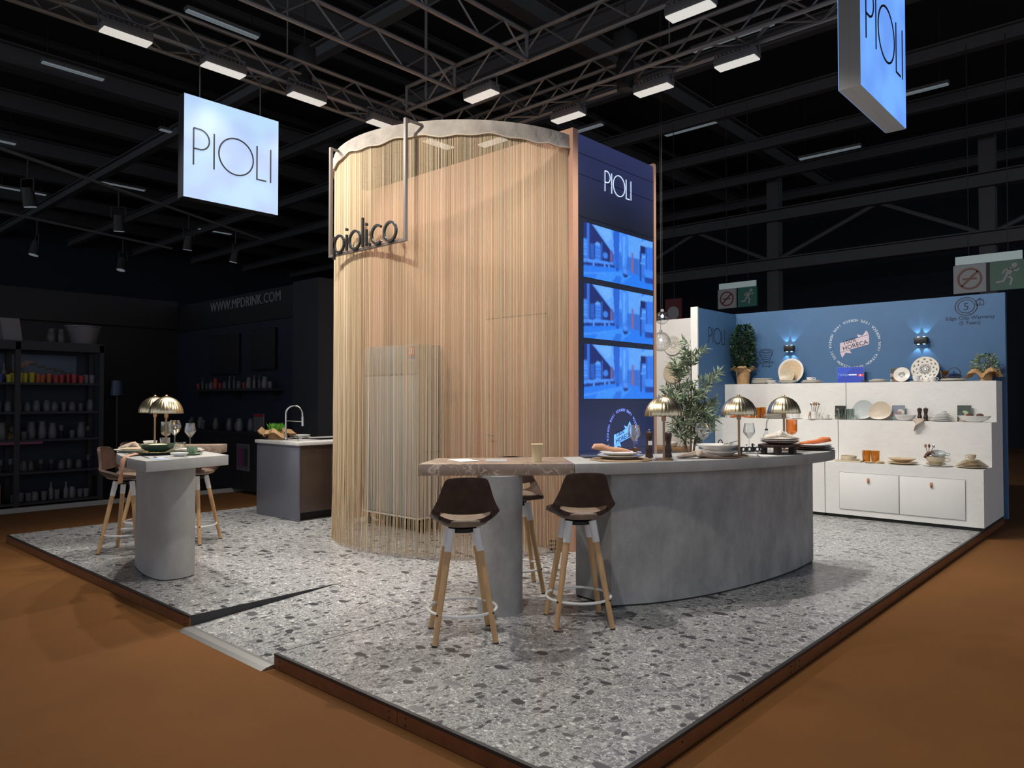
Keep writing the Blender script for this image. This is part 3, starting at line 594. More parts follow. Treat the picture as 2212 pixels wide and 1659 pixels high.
at = me.color_attributes.new('tint','FLOAT_COLOR','CORNER'); c4 = np.repeat(np.array(tint),4,axis=0); c4 = np.c_[c4,np.ones(len(c4))].astype('f4'); at.data.foreach_set('color',c4.ravel())
tag(link('strings',me,CU),kind='stuff')
# gathered fabric valance over the track
vs=[];fs=[];K2=8; n=150
for i in range(n+1):
    a = A0+.3+(A1-A0)*i/n; lo = .012*math.sin(a*.21)+.008*math.sin(a*.53+1)+ (.02*math.exp(-((a-258)/3)**2)); wv = lambda s_: .006*math.sin(a*.9+s_*5)+.004*math.sin(a*2.3+s_*9)
    prof = [(CR-.012,3.985),(CR+.012,3.99),(CR+.02+wv(0),3.95),(CR+.014+wv(1),3.90),(CR+.02+wv(2),3.862-lo),(CR+.018+wv(2),3.848-lo),(CR+.006,3.85-lo),(CR-.004,3.92)]
    for r_,z in prof: vs.append((*arc(a,r_),z-PZ))
for i in range(n):
    for j in range(K2): fs.append((i*K2+j,i*K2+(j+1)%K2,(i+1)*K2+(j+1)%K2,(i+1)*K2+j))
fs += [tuple(range(K2)), tuple(n*K2+j for j in range(K2))]
MB().add(vs,fs).build('valance','valance',CU,smooth=50)
MB().tube([(*arc(A0+.3+(A1-A0)*i/n,CR+.022),3.852-PZ-(.012*math.sin((A0+.3+(A1-A0)*i/n)*.21)+.008*math.sin((A0+.3+(A1-A0)*i/n)*.53+1)+.02*math.exp(-((A0+.3+(A1-A0)*i/n-258)/3)**2))) for i in range(n+1)],.007,6).build('valance_piping','valance_piping',CU)
MB().tube([(*arc(A0+(A1-A0)*i/60,CR-.005),3.955-PZ) for i in range(61)],.014,8).build('track','frame_bronze',CU)
# hanging frame with the pioli.co letters
FR = thing('letter_frame','bronze hanging frame carrying black pioli.co letters in front of the strings','letter frame',(4.118,5.55,2.88))
for y in (-.56,.575): MB().box((0,y,.55),(.028,.028,1.06)).build('frame_post','frame_bronze',FR,smooth=0)
MB().box((0,.0075,.01),(.028,1.163,.022)).build('frame_rail','frame_bronze',FR,smooth=0)
for y in (-.56,.575): MB().box((.09,y,1.068),(.20,.02,.02)).build('frame_hook','frame_bronze',FR,smooth=0)
def LT(): return lambda p: (-.016-p[2], 5.585*0+ (6.025-5.55)-p[0], .018+p[1])
T = LT(); wd = .021
def lett(*st, dot=None):
    mb = MB()
    if dot: mb.prism(circ(*dot,.0145,16),0,.02,T=T)
    for pts,cl in st: mb.stroke(pts,wd,.02,T,cl)
    mb.build('letter','letter_black',FR,smooth=0)
lett(([(0,-.055),(0,.165)],False),(circ(.083,.085,.079,36),True))
lett(([(.205,.005),(.205,.155)],False),dot=(.205,.205))
lett((circ(.335,.088,.084,40),True))
lett(([(.455,.005),(.455,.275)],False))
lett(([(.512,.005),(.512,.158)],False),dot=(.512,.206))
lett(dot=(.557,.016))
lett((circ(.672,.088,.083,36,48,312),False))
lett((circ(.855,.088,.084,40),True))

# ---------------------------------------------------------------- display corner walls
o = MB().box((10.455,3.26,1.425),(.09,3.46,2.69)).build('wall_back','blue_paint',smooth=0); tag(o,'blue display wall with white emblem and warranty marks',kind='structure'); wb = o
T0 = lambda x,y,z: WX(10.4095,y,z)
RT = emblem(WX(10.4095,3.232,2.24),.315,'ink_pink','ink_white',wb)
text_mb('100%',.26,.002,RT(-.46,-.03),'LEFT').build('ribbon_lettering','ink_navy',wb,smooth=0); text_mb('HORECA',.26,.002,RT(-.46,-.27),'LEFT').build('ribbon_lettering','ink_navy',wb,smooth=0)
T = WX(10.4095,1.93,2.635)
MB().stroke(circ(0,0,.118,40,ry=.108),.010,.002,T,True).build('plate_icon','ink_navy',wb,smooth=0); MB().stroke(circ(0,0,.088,40,ry=.080),.009,.002,T,True).build('plate_icon','ink_navy',wb,smooth=0)
MB().stroke([(.105,.005),(.105,.055),(.145,.088),(.185,.055),(.185,.005)],.009,.002,T,True).stroke(circ(.145,.068,.012,12),.006,.002,T,True).build('tag_icon','ink_navy',wb,smooth=0)
text_mb('5',.13,.002,WX(10.4095,1.93,2.59)).build('numeral','ink_navy',wb,smooth=0); text_mb('P',.045,.002,WX(10.4095,1.785,2.642)).build('numeral','ink_navy',wb,smooth=0)
text_mb('Edge Chip Warranty',.062,.002,WX(10.4095,1.893,2.475)).build('lettering','ink_navy',wb,smooth=0); text_mb('(5 Years)',.062,.002,WX(10.4095,1.893,2.412)).build('lettering','ink_navy',wb,smooth=0)
T = WX(10.4095,4.453,2.12)
bi = MB(); bi.stroke(circ(0,.075,.10,36,ry=.028),.007,.002,T,True); bi.stroke(circ(0,.075,.07,30,ry=.014),.005,.002,T,True)
for z,r in ((.045,.098),(.015,.088),(-.015,.075),(-.045,.058)): bi.stroke(circ(0,z,r,18,180,360,ry=.03),.006,.002,T)
bi.stroke([(-.10,.075),(-.10,.045),(-.055,-.055)],.006,.002,T).stroke([(.10,.075),(.10,.045),(.055,-.055)],.006,.002,T); bi.build('bowl_icon','ink_navy',wb,smooth=0)
text_mb('Stackable',.056,.002,WX(10.4095,4.445,2.015)).build('lettering','ink_navy',wb,smooth=0); text_mb('Design',.056,.002,WX(10.4095,4.445,1.965)).build('lettering','ink_navy',wb,smooth=0)
o = MB().box((9.815,4.945,1.42),(1.19,.07,2.68)).build('wall_side','blue_paint',smooth=0); tag(o,'short blue side wall lettered PIOLI beside the olive tree',kind='structure')
pioli(WY(9.54,4.9095,2.295),.215,'ink_navy',o,.002,.013,dot=True)
o = MB().box((9.205,4.95,1.425),(.03,.10,2.69)).build('trim_51','white_paint',smooth=0); tag(o,'white end board of the short blue wall',kind='structure')
o = MB().box((10.455,6.0,1.425),(.09,2.0,2.69)).build('wall_white','white_paint',smooth=0); tag(o,'cream wall hung with plates behind the olive tree',kind='structure')
# sconces
for y,z,wd_,lab in [(4.10,2.217,.135,'small black up-and-down wall light left of the round emblem'),(2.42,2.24,.15,'small black up-and-down wall light right of the round emblem')]:
    t = thing('wall_light',lab,'wall light',(10.41,y,z))
    MB().box((-.04,0,0),(.08,wd_,.085)).build('body','sconce_black',t,bevel=.012)
    for u in (-.033,.033):
        for s in (-1,1):
            MB().cyl((-.036,u,s*.041),(-.036,u,s*.048),.013,n=12).build('lens','led_cold',t)
            l = bpy.data.lights.new('wall_light_beam','SPOT'); l.energy = 1.8; l.color = (.55,.85,1); l.spot_size = R(58); l.spot_blend = .2; l.shadow_soft_size = .006
            lo = bpy.data.objects.new('beam',l); C.objects.link(lo); lo.parent = t; lo.location = (-.036,u,s*.052); lo.rotation_euler = (R(180) if s>0 else 0,0,0)
            lo.rotation_euler = Vector((.16,u*6*.0+ (.22 if u>0 else -.22),s)).to_track_quat('-Z','Y').to_euler()
# stepped display units
def unit(y0, y1, label, doors):
    t = thing('display_unit',label,'display unit',(9.22,y0,PZ)); yc = (y1-y0)/2; L = y1-y0-.004
    MB().box((.585,yc,.35),(1.17,L,.62)).build('base_block','white_board',t,smooth=0)
    MB().box((.825,yc,.908),(.69,L,.496)).build('middle_step','white_board',t,smooth=0)
    MB().box((.98,yc,1.3945),(.38,L,.477)).build('top_step','white_board',t,smooth=0)
    MB().box((.60,yc,.02),(1.13,L-.02,.04)).build('plinth','plinth_black',t,smooth=0)
    for a,b in doors:
        d = MB().box((-.002,(a+b)/2-y0,.405-PZ+.0),(.016,b-a-.008,.432)).build('door','white_paint',t,bevel=.002)
        g = MB()
        for yy in (a,b): g.box((-.0005,yy-y0,.405-PZ),(.002,.004,.44))
        for zz in (.185,.625): g.box((-.0005,(a+b)/2-y0,zz-PZ),(.002,b-a,.004))
        g.build('door_gap','paper_grey',t,smooth=0)
        MB().tube([(-.012,(a+b)/2-y0,.57-PZ),(-.024,(a+b)/2-y0,.545-PZ),(-.012,(a+b)/2-y0,.515-PZ)],[.012,.013,.011],6).build('leather_pull','leather_pull',d)
    return t
unit(1.565,3.217,'white stepped display unit with two doors and leather pulls',[(1.735,2.392),(2.392,3.05)])
unit(3.221,4.905,'plain white stepped display unit next to the short blue wall',[])
# ================================================================== FURNITURE
def smooth_poly(pts, n=6):
    """Catmull-Rom through an open list of points"""
    out = []; P = [pts[0]]+list(pts)+[pts[-1]]
    for i in range(1,len(P)-2):
        p0,p1,p2,p3 = [np.array(q,float) for q in P[i-1:i+3]]
        for k2 in range(n):
            t = k2/n; out.append(tuple(.5*((2*p1)+(-p0+p2)*t+(2*p0-5*p1+4*p2-p3)*t*t+(-p0+3*p1-3*p2+p3)*t**3)))
    out.append(tuple(pts[-1])); return out
TZ0, TZ1 = .993, 1.070
CT = thing('curved_counter','long curved concrete counter with a brown marble end','counter',(4.9,2.8,PZ))
cw = lambda pts: [(x-4.9,y-2.8) for x,y in pts]
front = smooth_poly([(3.912,2.983),(4.13,2.825),(4.37,2.68),(4.67,2.52),(5.06,2.355),(5.5,2.225),(5.95,2.15),(6.30,2.145),(6.54,2.20),(6.63,2.33)])
back = smooth_poly([(6.63,2.33),(6.42,2.58),(6.0,2.76),(5.5,2.91),(5.0,3.07),(4.6,3.24),(4.31,3.40)])
MB().prism(cw(front+back[1:]),TZ0-PZ,TZ1-PZ).build('concrete_top','concrete_top',CT,bevel=.003)
MB().prism(cw([(3.19,3.73),(3.909,2.986),(4.306,3.404),(3.62,4.02)]),TZ0-PZ,TZ1-PZ).build('marble_top','brown_marble',CT,bevel=.003)
bf = smooth_poly([(4.205,2.895),(4.5,2.70),(4.94,2.535),(5.5,2.425),(6.05,2.38),(6.56,2.395)]); bb = smooth_poly([(6.56,2.395),(6.45,2.53),(6.0,2.68),(5.5,2.82),(5.0,2.97),(4.6,3.12),(4.27,3.25)])
MB().prism(cw(bf+bb[1:]),.012,TZ0-PZ).build('concrete_base','concrete',CT,smooth=30)
MB().prism(cw([(x*.997+4.9*.003,y*.985+2.8*.015) for x,y in bf+bb[1:]]),0,.012).build('base_gap','plinth_black',CT,smooth=0)
def stadium(cx, cy, dx, dy, r, n=14):
    a0 = math.atan2(dy,dx); return [(cx+dx/2+r*math.cos(a0+t),cy+dy/2+r*math.sin(a0+t)) for t in np.linspace(-math.pi/2,math.pi/2,n)]+[(cx-dx/2+r*math.cos(a0+math.pi+t),cy-dy/2+r*math.sin(a0+math.pi+t)) for t in np.linspace(-math.pi/2,math.pi/2,n)]
MB().prism(cw(stadium(3.705,3.475,.14,.14,.152)),0,TZ0-PZ).build('pedestal','concrete',CT,smooth=30)
LTB = thing('curved_table','curved concrete bar table with a set dinner service on the left','table',(2.6,6.2,PZ))
lw_ = lambda pts: [(x-2.6,y-6.2) for x,y in pts]
outer = smooth_poly([(2.082,5.30),(2.105,5.65),(2.185,6.1),(2.33,6.52),(2.52,6.86)])
MB().prism(lw_([(2.745,5.435),(2.80,5.9),(2.86,6.3),(2.90,6.66)]+outer[::-1]),TZ0-PZ,TZ1-PZ).build('concrete_top','concrete_top',LTB,bevel=.003)
MB().prism(lw_([(2.903,6.664),(2.93,6.93),(3.28,6.65),(3.42,6.80),(3.02,7.16),(2.70,7.06),(2.523,6.864)]),TZ0-PZ,TZ1-PZ).build('marble_top','brown_marble',LTB,bevel=.003)
pd = smooth_poly([(2.705,5.905),(2.62,5.865),(2.54,5.862),(2.47,5.89),(2.432,5.96),(2.425,6.12),(2.45,6.34),(2.51,6.60),(2.58,6.75)],5)+[(2.70,6.82),(2.80,6.70),(2.74,6.3)]
MB().prism(lw_(pd),.008,TZ0-PZ).build('pedestal','concrete_top',LTB,smooth=30)
MB().prism(lw_([(2.6+(x-2.6)*.97,6.2+(y-6.2)*.985) for x,y in pd]),0,.008).build('base_gap','plinth_black',LTB,smooth=0)

# ---------------------------------------------------------------- stools (facing +x locally)
def shell_mesh():
    rows = [(.215,.000,.150,.000,0),(.19,-.022,.185,.010,0),(.11,-.034,.205,.030,0),(.01,-.040,.212,.052,0),(-.09,-.036,.214,.075,0),(-.165,-.014,.214,.072,.01),(-.205,.035,.207,.040,.03),(-.222,.085,.192,.015,.045),(-.238,.150,.168,.0,.045),(-.250,.215,.146,.0,.038),(-.256,.255,.128,-.004,.03),(-.257,.268,.112,-.008,.026)]
    rows = smooth_poly(rows,3); nc = 17; vs=[]; fs=[]
    for (x,z,hw,rs,fw) in rows:
        for j in range(nc):
            u = -1+2*j/(nc-1); a = abs(u); vs.append((x+fw*a**2.2, hw*u*(1-.06*a**4), z+rs*a**2.6))
    nrw = len(rows)
    for i in range(nrw-1):
        for j in range(nc-1):
            uc = -1+2*(j+.5)/(nc-1)
            if 15 <= i <= 18 and abs(uc) < .70: continue
            fs.append((i*nc+j,i*nc+j+1,(i+1)*nc+j+1,(i+1)*nc+j))
    me = bpy.data.meshes.new('shell'); me.from_pydata(vs,[],fs); bm = bmesh.new(); bm.from_mesh(me); bmesh.ops.recalc_face_normals(bm,faces=bm.faces)
    lo = [v for v in bm.verts if not v.link_faces]; bmesh.ops.delete(bm,geom=lo,context='VERTS')
    bmesh.ops.solidify(bm,geom=bm.faces[:],thickness=.024); bmesh.ops.recalc_face_normals(bm,faces=bm.faces)
    bm.to_mesh(me); bm.free(); me.materials.append(M['leather']); me.shade_smooth(); me.set_sharp_from_angle(angle=R(62)); return me
def make_stool(label, loc, rz):
    t = thing('bar_stool',label,'bar stool',loc,rz)
    sh = link('shell',shell_mesh(),t,(0,0,.705))
    pv=[]; pf_=[]; n=28                                         # seat pad
    for k2,(sc_,z) in enumerate([(.01,.672),(.80,.672),(.96,.684),(1,.698),(.96,.711),(.75,.719),(.01,.721)]):
        for i in range(n):
            a = 2*math.pi*i/n; c_,s_ = math.cos(a),math.sin(a); p = 2.6
            pv.append((.0+.185*sc_*math.copysign(abs(c_)**(2/p),c_), .150*sc_*math.copysign(abs(s_)**(2/p),s_), z))
    for k2 in range(6):
        for i in range(n): pf_.append((k2*n+i,k2*n+(i+1)%n,(k2+1)*n+(i+1)%n,(k2+1)*n+i))
    MB().add(pv,pf_).build('seat_pad','seat_pad',t,smooth=60)
    MB().cyl((0,0,.628),(0,0,.650),.085,n=20).build('seat_mount','rubber',t)
    for sx in (-1,1):
        for sy in (-1,1):
            a = Vector((sx*.075,sy*.075,.655)); b = Vector((sx*.178,sy*.178,.0)); q = a.lerp(b,.20)
            lg = MB().cyl(q,b.lerp(a,.012),.0205,.0165,n=12).build('leg','beech',t)
            MB().cyl(a,q,.0245,.0225,n=12).build('leg_socket','white_metal',lg)
            MB().cyl(b,b.lerp(a,.012),.0165,n=12).build('foot_pad','rubber',lg)
            rr = a.lerp(b,.735); d = Vector((sx,sy,0)).normalized(); MB().cyl(rr+d*.012,rr+d*.0215,.006,n=8).build('bolt','rubber',lg)
    MB().tube([(.205*math.cos(2*math.pi*i/40),.205*math.sin(2*math.pi*i/40),.17) for i in range(40)],.0085,8,True).build('foot_ring','white_metal',t)
    return t
st0 = make_stool('brown leather bar stool in the middle foreground, under the marble end',(3.10,3.213,PZ),R(52))
KIDS.clear()
dup(st0,(3.786,2.862,PZ),R(49),'brown leather bar stool in front of the curved concrete counter front')
dup(st0,(4.13,3.71,PZ),R(232),'brown leather bar stool on the far side of the counter facing the viewer')
dup(st0,(2.72,7.34,PZ),R(-46),'leftmost brown leather bar stool, turned sideways at the left table')
dup(st0,(3.12,7.92,PZ),R(-62),'brown leather bar stool half hidden behind the leftmost stool')
dup(st0,(3.34,7.31,PZ),R(122),'brown leather bar stool right of the left table pedestal')

# ---------------------------------------------------------------- mushroom table lamps
def make_lamp(label, loc, rz=0, glow=True, h=.46):
    t = thing('table_lamp',label,'table lamp',loc,rz)
    MB().lathe([(.0001,0),(.066,0),(.066,.008),(.060,.012),(.0001,.013)],32).build('base','brass_stem',t)
    MB().cyl((0,0,.012),(0,0,h-.03),.0085,n=12).build('stem','brass_stem',t)
    MB().cyl((0,0,h-.185),(0,0,h-.145),.016,n=14).build('lamp_holder','brass_stem',t)
    n = 208; prof = [(.132,0),(.1335,.006),(.130,.03),(.119,.062),(.100,.092),(.072,.118),(.040,.134),(.015,.140),(.0001,.141)]
    pin = [(.0001,.1385),(.015,.1375),(.039,.1315),(.070,.1155),(.098,.090),(.117,.061),(.1285,.03),(.131,.0)]
    md = lambda t_,j: 1-.020*(1-abs(math.sin(t_*13))**.7)*(1 if 0 < j < 7 or j > 9 else .6)
    s = MB().lathe(prof+pin,n,mod=md,closed=False).build('shade','brass',t,(0,0,h-.150),smooth=55)
    MB().lathe([(.0001,.145),(.012,.145),(.012,.151),(.005,.157),(.0001,.158)],12).build('finial','brass_stem',t,(0,0,h-.152))
    MB().ball((0,0,h-.10),.026,12,8).build('bulb','warm_bulb',t)
    if glow:
        l = bpy.data.lights.new('table_lamp_glow','POINT'); l.energy = glow; l.color = (1,.62,.28); l.shadow_soft_size = .02; lo = bpy.data.objects.new('glow',l); C.objects.link(lo); lo.parent = t; lo.location = (0,0,h-.135)
    return t
make_lamp('brass mushroom table lamp beside the pepper mills',(4.57,2.70,TZ1),glow=.5)
make_lamp('brass mushroom table lamp in the middle of the curved counter',(5.25,2.46,TZ1),.3,glow=.5)
make_lamp('brass mushroom table lamp at the far end of the curved counter',(6.10,2.46,TZ1),.1,glow=.5)
make_lamp('front brass mushroom lamp of the overlapping pair on the left table',(2.61,6.245,TZ1),.2,glow=2.2)
make_lamp('rear brass mushroom lamp of the overlapping pair on the left table',(2.67,6.62,TZ1),.2,glow=2.2)

# ---------------------------------------------------------------- kitchen island
IS = thing('kitchen_island','dark kitchen island with pale worktop and steel tap','kitchen island',(4.66,7.55,PZ))
MB().box((.012,.475,.44),(.024,.95,.88)).build('end_panel','island_panel',IS,bevel=.002)
MB().box((.86,.49,.49),(1.67,.90,.78)).build('carcass','island_door',IS,smooth=0)
MB().box((.86,.52,.05),(1.60,.84,.10)).build('plinth','plinth_black',IS,smooth=0)
for i in range(4): MB().box((.235+.41*i,.03,.49),(.402,.02,.78)).build('door','island_door',IS,bevel=.002)
MB().box((.86,.47,.90),(1.76,.99,.04)).build('worktop','island_top',IS,bevel=.003)
MB().box((.70,.42,.9215),(.50,.36,.003)).build('sink_rim','chrome',IS,smooth=0); MB().box((1.15,.40,.926),(.18,.12,.012)).build('hob_tray','paper_grey',IS,smooth=0)
FX = thing('kitchen_tap','arched steel spring tap on the kitchen island','tap',(4.82,8.10,1.001),R(-48))
MB().lathe([(.0001,0),(.028,0),(.026,.012),(.018,.02),(.017,.09),(.0001,.09)],16).build('base','chrome',FX)
arcp = [(0,0,.08),(0,0,.20),(0,0,.31)]+[(.10-.10*math.cos(t),0,.32+.10*math.sin(t)) for t in np.linspace(0,math.pi,14)]+[(.203,0,.27)]
MB().tube(arcp,.011,10).build('neck','chrome',FX)
MB().cyl((.203,0,.28),(.206,0,.17),.014,.016,n=12).build('spray_head','chrome',FX); MB().cyl((0,0,.235),(.198,0,.225),.006,n=8).build('support_arm','chrome',FX); MB().cyl((0,-.01,.06),(.01,-.07,.08),.006,n=8).build('lever','chrome',FX)
# tall grey cabinet on castors behind the strings
GC = thing('grey_cabinet','tall grey cabinet on castors behind the string curtain','cabinet',(5.13,5.99,PZ))
MB().box((.16,.48,1.085),(.32,.95,1.85)).build('body','grey_cabinet',GC,bevel=.012)
MB().box((-.006,.48,.92),(.012,.93,1.50)).build('door','grey_cabinet',GC,bevel=.004); MB().box((-.006,.48,1.84),(.012,.93,.30)).build('top_flap','grey_cabinet',GC,bevel=.004)
MB().box((.20,-.004,.85),(.22,.008,.003)).build('drawer_gap','black_edge',GC,smooth=0); MB().tube([(.28,0,1.02),(.28,-.05,1.02),(.30,-.05,1.02)],.012,8).build('handle','chrome',GC)
MB().box((.16,.48,.15),(.34,.97,.02)).build('bottom_rail','white_metal',GC,smooth=0); MB().box((.16,.48,.10),(.26,.6,.07)).build('motor_unit','rubber',GC,bevel=.01)
for x in (.04,.28):
    for y in (.06,.90): MB().cyl((x-.015,y,.04),(x+.015,y,.04),.04,n=14).cyl((x,y,.04),(x,y,.14),.012,n=8).build('castor','rubber',GC)
st = MB().box((-.0135,.10,1.93),(.002,.13,.10)).build('sticker','sticker_red',GC,smooth=0); MB().box((-.0136,.10,1.865),(.002,.13,.03)).build('sticker','sticker_blue',GC,smooth=0)
for i in range(3): MB().box((-.015,.06+.04*i,1.935),(.002,.014,.07)).build('sticker_bar','label_white',GC,smooth=0)
bx = MB().tube([(5.36+.05*math.cos(i),4.33+.05*math.sin(i)*.6,PZ+.012+.006*i) for i in np.linspace(0,16,50)],.010,6).build('cable_coil','rubber'); tag(bx,'small heap of black cable at the foot of the peach tower','cable')

# ================================================================== TABLEWARE
LM = {}
def lm(key, prof, m, n=28, mod=None, smooth=45):
    k = (key,m)
    if k not in LM: LM[k] = MB().lathe(prof,n,mod=mod).mesh(key,m,smooth)
    return LM[k]
e_ = 1e-4
def P_plate(r, h=.020): return [(e_,0),(r*.58,0),(r*.62,.003),(r,h-.004),(r,h),(r*.97,h),(r*.64,.008),(e_,.007)]
def P_bowl(r, h): return [(e_,0),(r*.45,0),(r*.48,.004),(r*.82,h*.42),(r,h),(r*.965,h),(r*.78,h*.48),(r*.42,.010),(e_,.009)]
def P_cup(r, h): return [(e_,0),(r*.6,0),(r*.66,.006),(r*.92,h*.4),(r,h),(r*.94,h),(r*.85,h*.45),(r*.55,.008),(e_,.007)]
def P_tumb(r, h): return [(e_,0),(r*.82,0),(r*.85,.004),(r,h),(r*.955,h),(r*.80,.010),(e_,.009)]
def item(name, me, loc, label, cat, group=None, rz=0): return tag(link(name,me,None,loc,rz),label,cat,group)
def plate(x,y,z,r,m,label,h=.020,group=None,name='plate',cat='plate'): return item(name,lm(f'plate{r:.3f}_{h:.3f}',P_plate(r,h),m,36),(x,y,z),label,cat,group)
def stack(x,y,z,rs,m,what,step=.012,h=.020,name='plate'):
    n = len(rs)
    for i,r in enumerate(rs):
        o_ = 'bottom' if i==0 else ('top' if i==n-1 else ORD[i])
        plate(x,y,z+i*step,r,m if isinstance(m,str) else m[i],f'{o_} {what}' if n>1 else what,h)
    return z+(n-1)*step
def bowl(x,y,z,r,h,m,label,rz=0,name='bowl',cat='bowl',n=32): return item(name,lm(f'bowl{r:.3f}_{h:.3f}',P_bowl(r,h),m,n),(x,y,z),label,cat,None,rz)
def cup(x,y,z,r,h,m,label,ang=0,rot=None):
    o = item('cup',lm(f'cup{r:.3f}_{h:.3f}',P_cup(r,h),m,24),(x,y,z),label,'cup',None,ang if rot is None else rot)
    MB().tube([(r*.86,0,h*.82),(r*1.35,0,h*.86),(r*1.5,0,h*.6),(r*1.3,0,h*.32),(r*.82,0,h*.30)],.0045,6).build('handle',m,o); return o
def tumbler(x,y,z,r,h,m,label,group=None): return item('tumbler',lm(f'tumb{r:.3f}_{h:.3f}',P_tumb(r,h),m,24),(x,y,z),label,'glass',group)
def wine(x,y,z,h,r,m,label,shape='tulip',name='wine_glass'):
    t = thing(name,label,'wine glass',(x,y,z)); fr = r*.82; sh = h*.46
    MB().lathe([(e_,0),(fr,0),(fr,.002),(fr*.35,.006),(.005,.014),(e_,.015)],28).build('foot',m,t)
    MB().cyl((0,0,.010),(0,0,sh),.0042,.005,n=10).build('stem',m,t)
    hb = h-sh
    if shape == 'tulip': pr = [(e_,0),(.012,.004),(r*.62,hb*.22),(r,hb*.42),(r*.93,hb*.68),(r*.76,hb),(r*.74,hb),(r*.905,hb*.68),(r*.965,hb*.42),(r*.60,hb*.24),(e_,.010)]
    elif shape == 'balloon': pr = [(e_,0),(.012,.004),(r*.70,hb*.25),(r,hb*.55),(r*.96,hb*.75),(r*.72,hb),(r*.70,hb),(r*.93,hb*.75),(r*.965,hb*.55),(r*.67,hb*.27),(e_,.010)]
    else: pr = [(e_,0),(.012,.004),(r*.70,hb*.10),(r*.97,hb*.25),(r,hb*.4),(r,hb),(r*.96,hb),(r*.96,hb*.4),(r*.92,hb*.26),(r*.66,hb*.13),(e_,.012)]
    MB().lathe(pr,32).build('bowl',m,t,(0,0,sh)); return t
def loft(path, ws, hs, n=14, fold=0, seed=0):
    """soft cloth body: ellipse sections with folds"""
    q = random.Random(seed); P=[Vector(p) for p in path]; k=len(P); vs=[];fs=[]
    for i in range(k):
        d = (P[min(i+1,k-1)]-P[max(i-1,0)]).normalized(); sd = Vector((0,0,1)).cross(d)
        sd = sd.normalized() if sd.length > .05 else Vector((1,0,0)); up = d.cross(sd)
        for j in range(n):
            t = 2*math.pi*j/n; f = 1+fold*math.sin(5*t+i*.7+seed)+fold*.5*q.uniform(-1,1)
            vs.append(P[i]+sd*(ws[i]*f*math.cos(t))+up*(hs[i]*f*math.sin(t)))
    for i in range(k-1):
        for j in range(n): fs.append((i*n+j,i*n+(j+1)%n,(i+1)*n+(j+1)%n,(i+1)*n+j))
    fs += [tuple(range(n-1,-1,-1)),tuple((k-1)*n+j for j in range(n))]
    return MB().add(vs,fs)
def napkin_bow(x,y,z,m,label,rz,L=.20,ring=None):
    """napkin pulled through a ring: two fanned ends"""
    t = thing('napkin',label,'napkin',(x,y,z),rz)
    loft([(-L,0,.030),(-L*.85,.01,.042),(-L*.55,0,.040),(-L*.25,0,.026),(0,0,.020),(L*.25,0,.018),(L*.5,0,.014),(L*.7,0,.010)],[.008,.035,.045,.030,.020,.032,.046,.05],[.004,.020,.024,.018,.017,.015,.010,.005],16,.10,int(L*97)).build('cloth',m,t,smooth=60)
    if ring: MB().tube([(.0,.024*math.cos(a),.020+.021*math.sin(a)) for a in np.linspace(0,2*math.pi,18)[:-1]],.006,6,True).build('ring',ring,t)
    return t
def napkin_twist(x,y,z,m,label,rz,L=.15,s=1.0):
    t = thing('napkin',label,'napkin',(x,y,z),rz)
    loft([(-L,0,.012),(-L*.7,.015,.020),(-L*.35,-.01,.028),(-.02,0,.035),(.03,0,.036),(L*.4,.015,.026),(L*.75,-.01,.016),(L*1.05,0,.008)],[.012*s,.030*s,.032*s,.022*s,.026*s,.036*s,.04*s,.03*s],[.008,.016,.020,.022,.022,.018,.012,.005],16,.13,3).build('cloth',m,t,smooth=60)
    loft([(-.03,-.035,.020),(-.005,-.02,.050),(.012,.012,.055),(.035,.035,.022)],[.018,.022,.022,.016],[.010,.013,.013,.009],12,.08,5).build('knot',m,t,smooth=60); return t
def fork_mesh():
    mb = MB(); mb.box((-.05,0,.003),(.11,.008,.0025)).box((.02,0,.003),(.04,.018,.0025))
    for y in (-.0075,-.0025,.0025,.0075): mb.box((.06,y,.0035),(.045,.0025,.002))
    return mb.mesh('fork','cutlery',0)
def knife_mesh(): return MB().prism([(-.11,-.006),(.0,-.005),(.10,-.010),(.115,.004),(.0,.006),(-.11,.006)],.001,.0035).mesh('knife','cutlery',0)
def spoon_mesh(): return MB().box((-.045,0,.003),(.12,.007,.0025)).ball((.04,0,.004),.022,14,6,(1.3,.85,.18)).mesh('spoon','cutlery')
FORK,KNIFE,SPOON = fork_mesh(),knife_mesh(),spoon_mesh()
def mill(x,y,z,label,h=.20,r=.028,tagp=False):
    t = thing('pepper_mill',label,'pepper mill',(x,y,z)); k = h/.2
    MB().lathe([(e_,0),(r,0),(r*1.0,.012*k),(r*.82,.03*k),(r*.80,.04*k),(r*.98,.055*k),(r*.72,.085*k),(r*.62,.105*k),(r*.78,.13*k),(r*.86,.142*k),(e_,.143*k)],20).build('body','dark_wood',t)
    MB().lathe([(e_,.143*k),(r*.86,.144*k),(r*.97,.16*k),(r*.86,.18*k),(r*.45,.188*k),(e_,.189*k)],20).build('head','dark_wood',t)
    MB().ball((0,0,.196*k),.006,10,6).build('knob','chrome',t)
    if tagp: MB().box((-.020,-.021,.105*k),(.002,.03,.032),R(45)).build('price_label','label_white',t,smooth=0)
    return t
def card(x,y,z,w_,h,ras,label,tilt=8,name='photo_card',cat='photo card',m='printed_card',rz=0):
    t = thing(name,label,cat,(x,y,z),(0,R(tilt),rz))
    MB().box((.004,0,h/2),(.006,w_,h)).build('board','paper_grey',t,smooth=0); link('print',ras.mesh('print',w_-.004,h-.004,m,lambda p:(-.0005,-p[0],.002+p[1])),t); return t
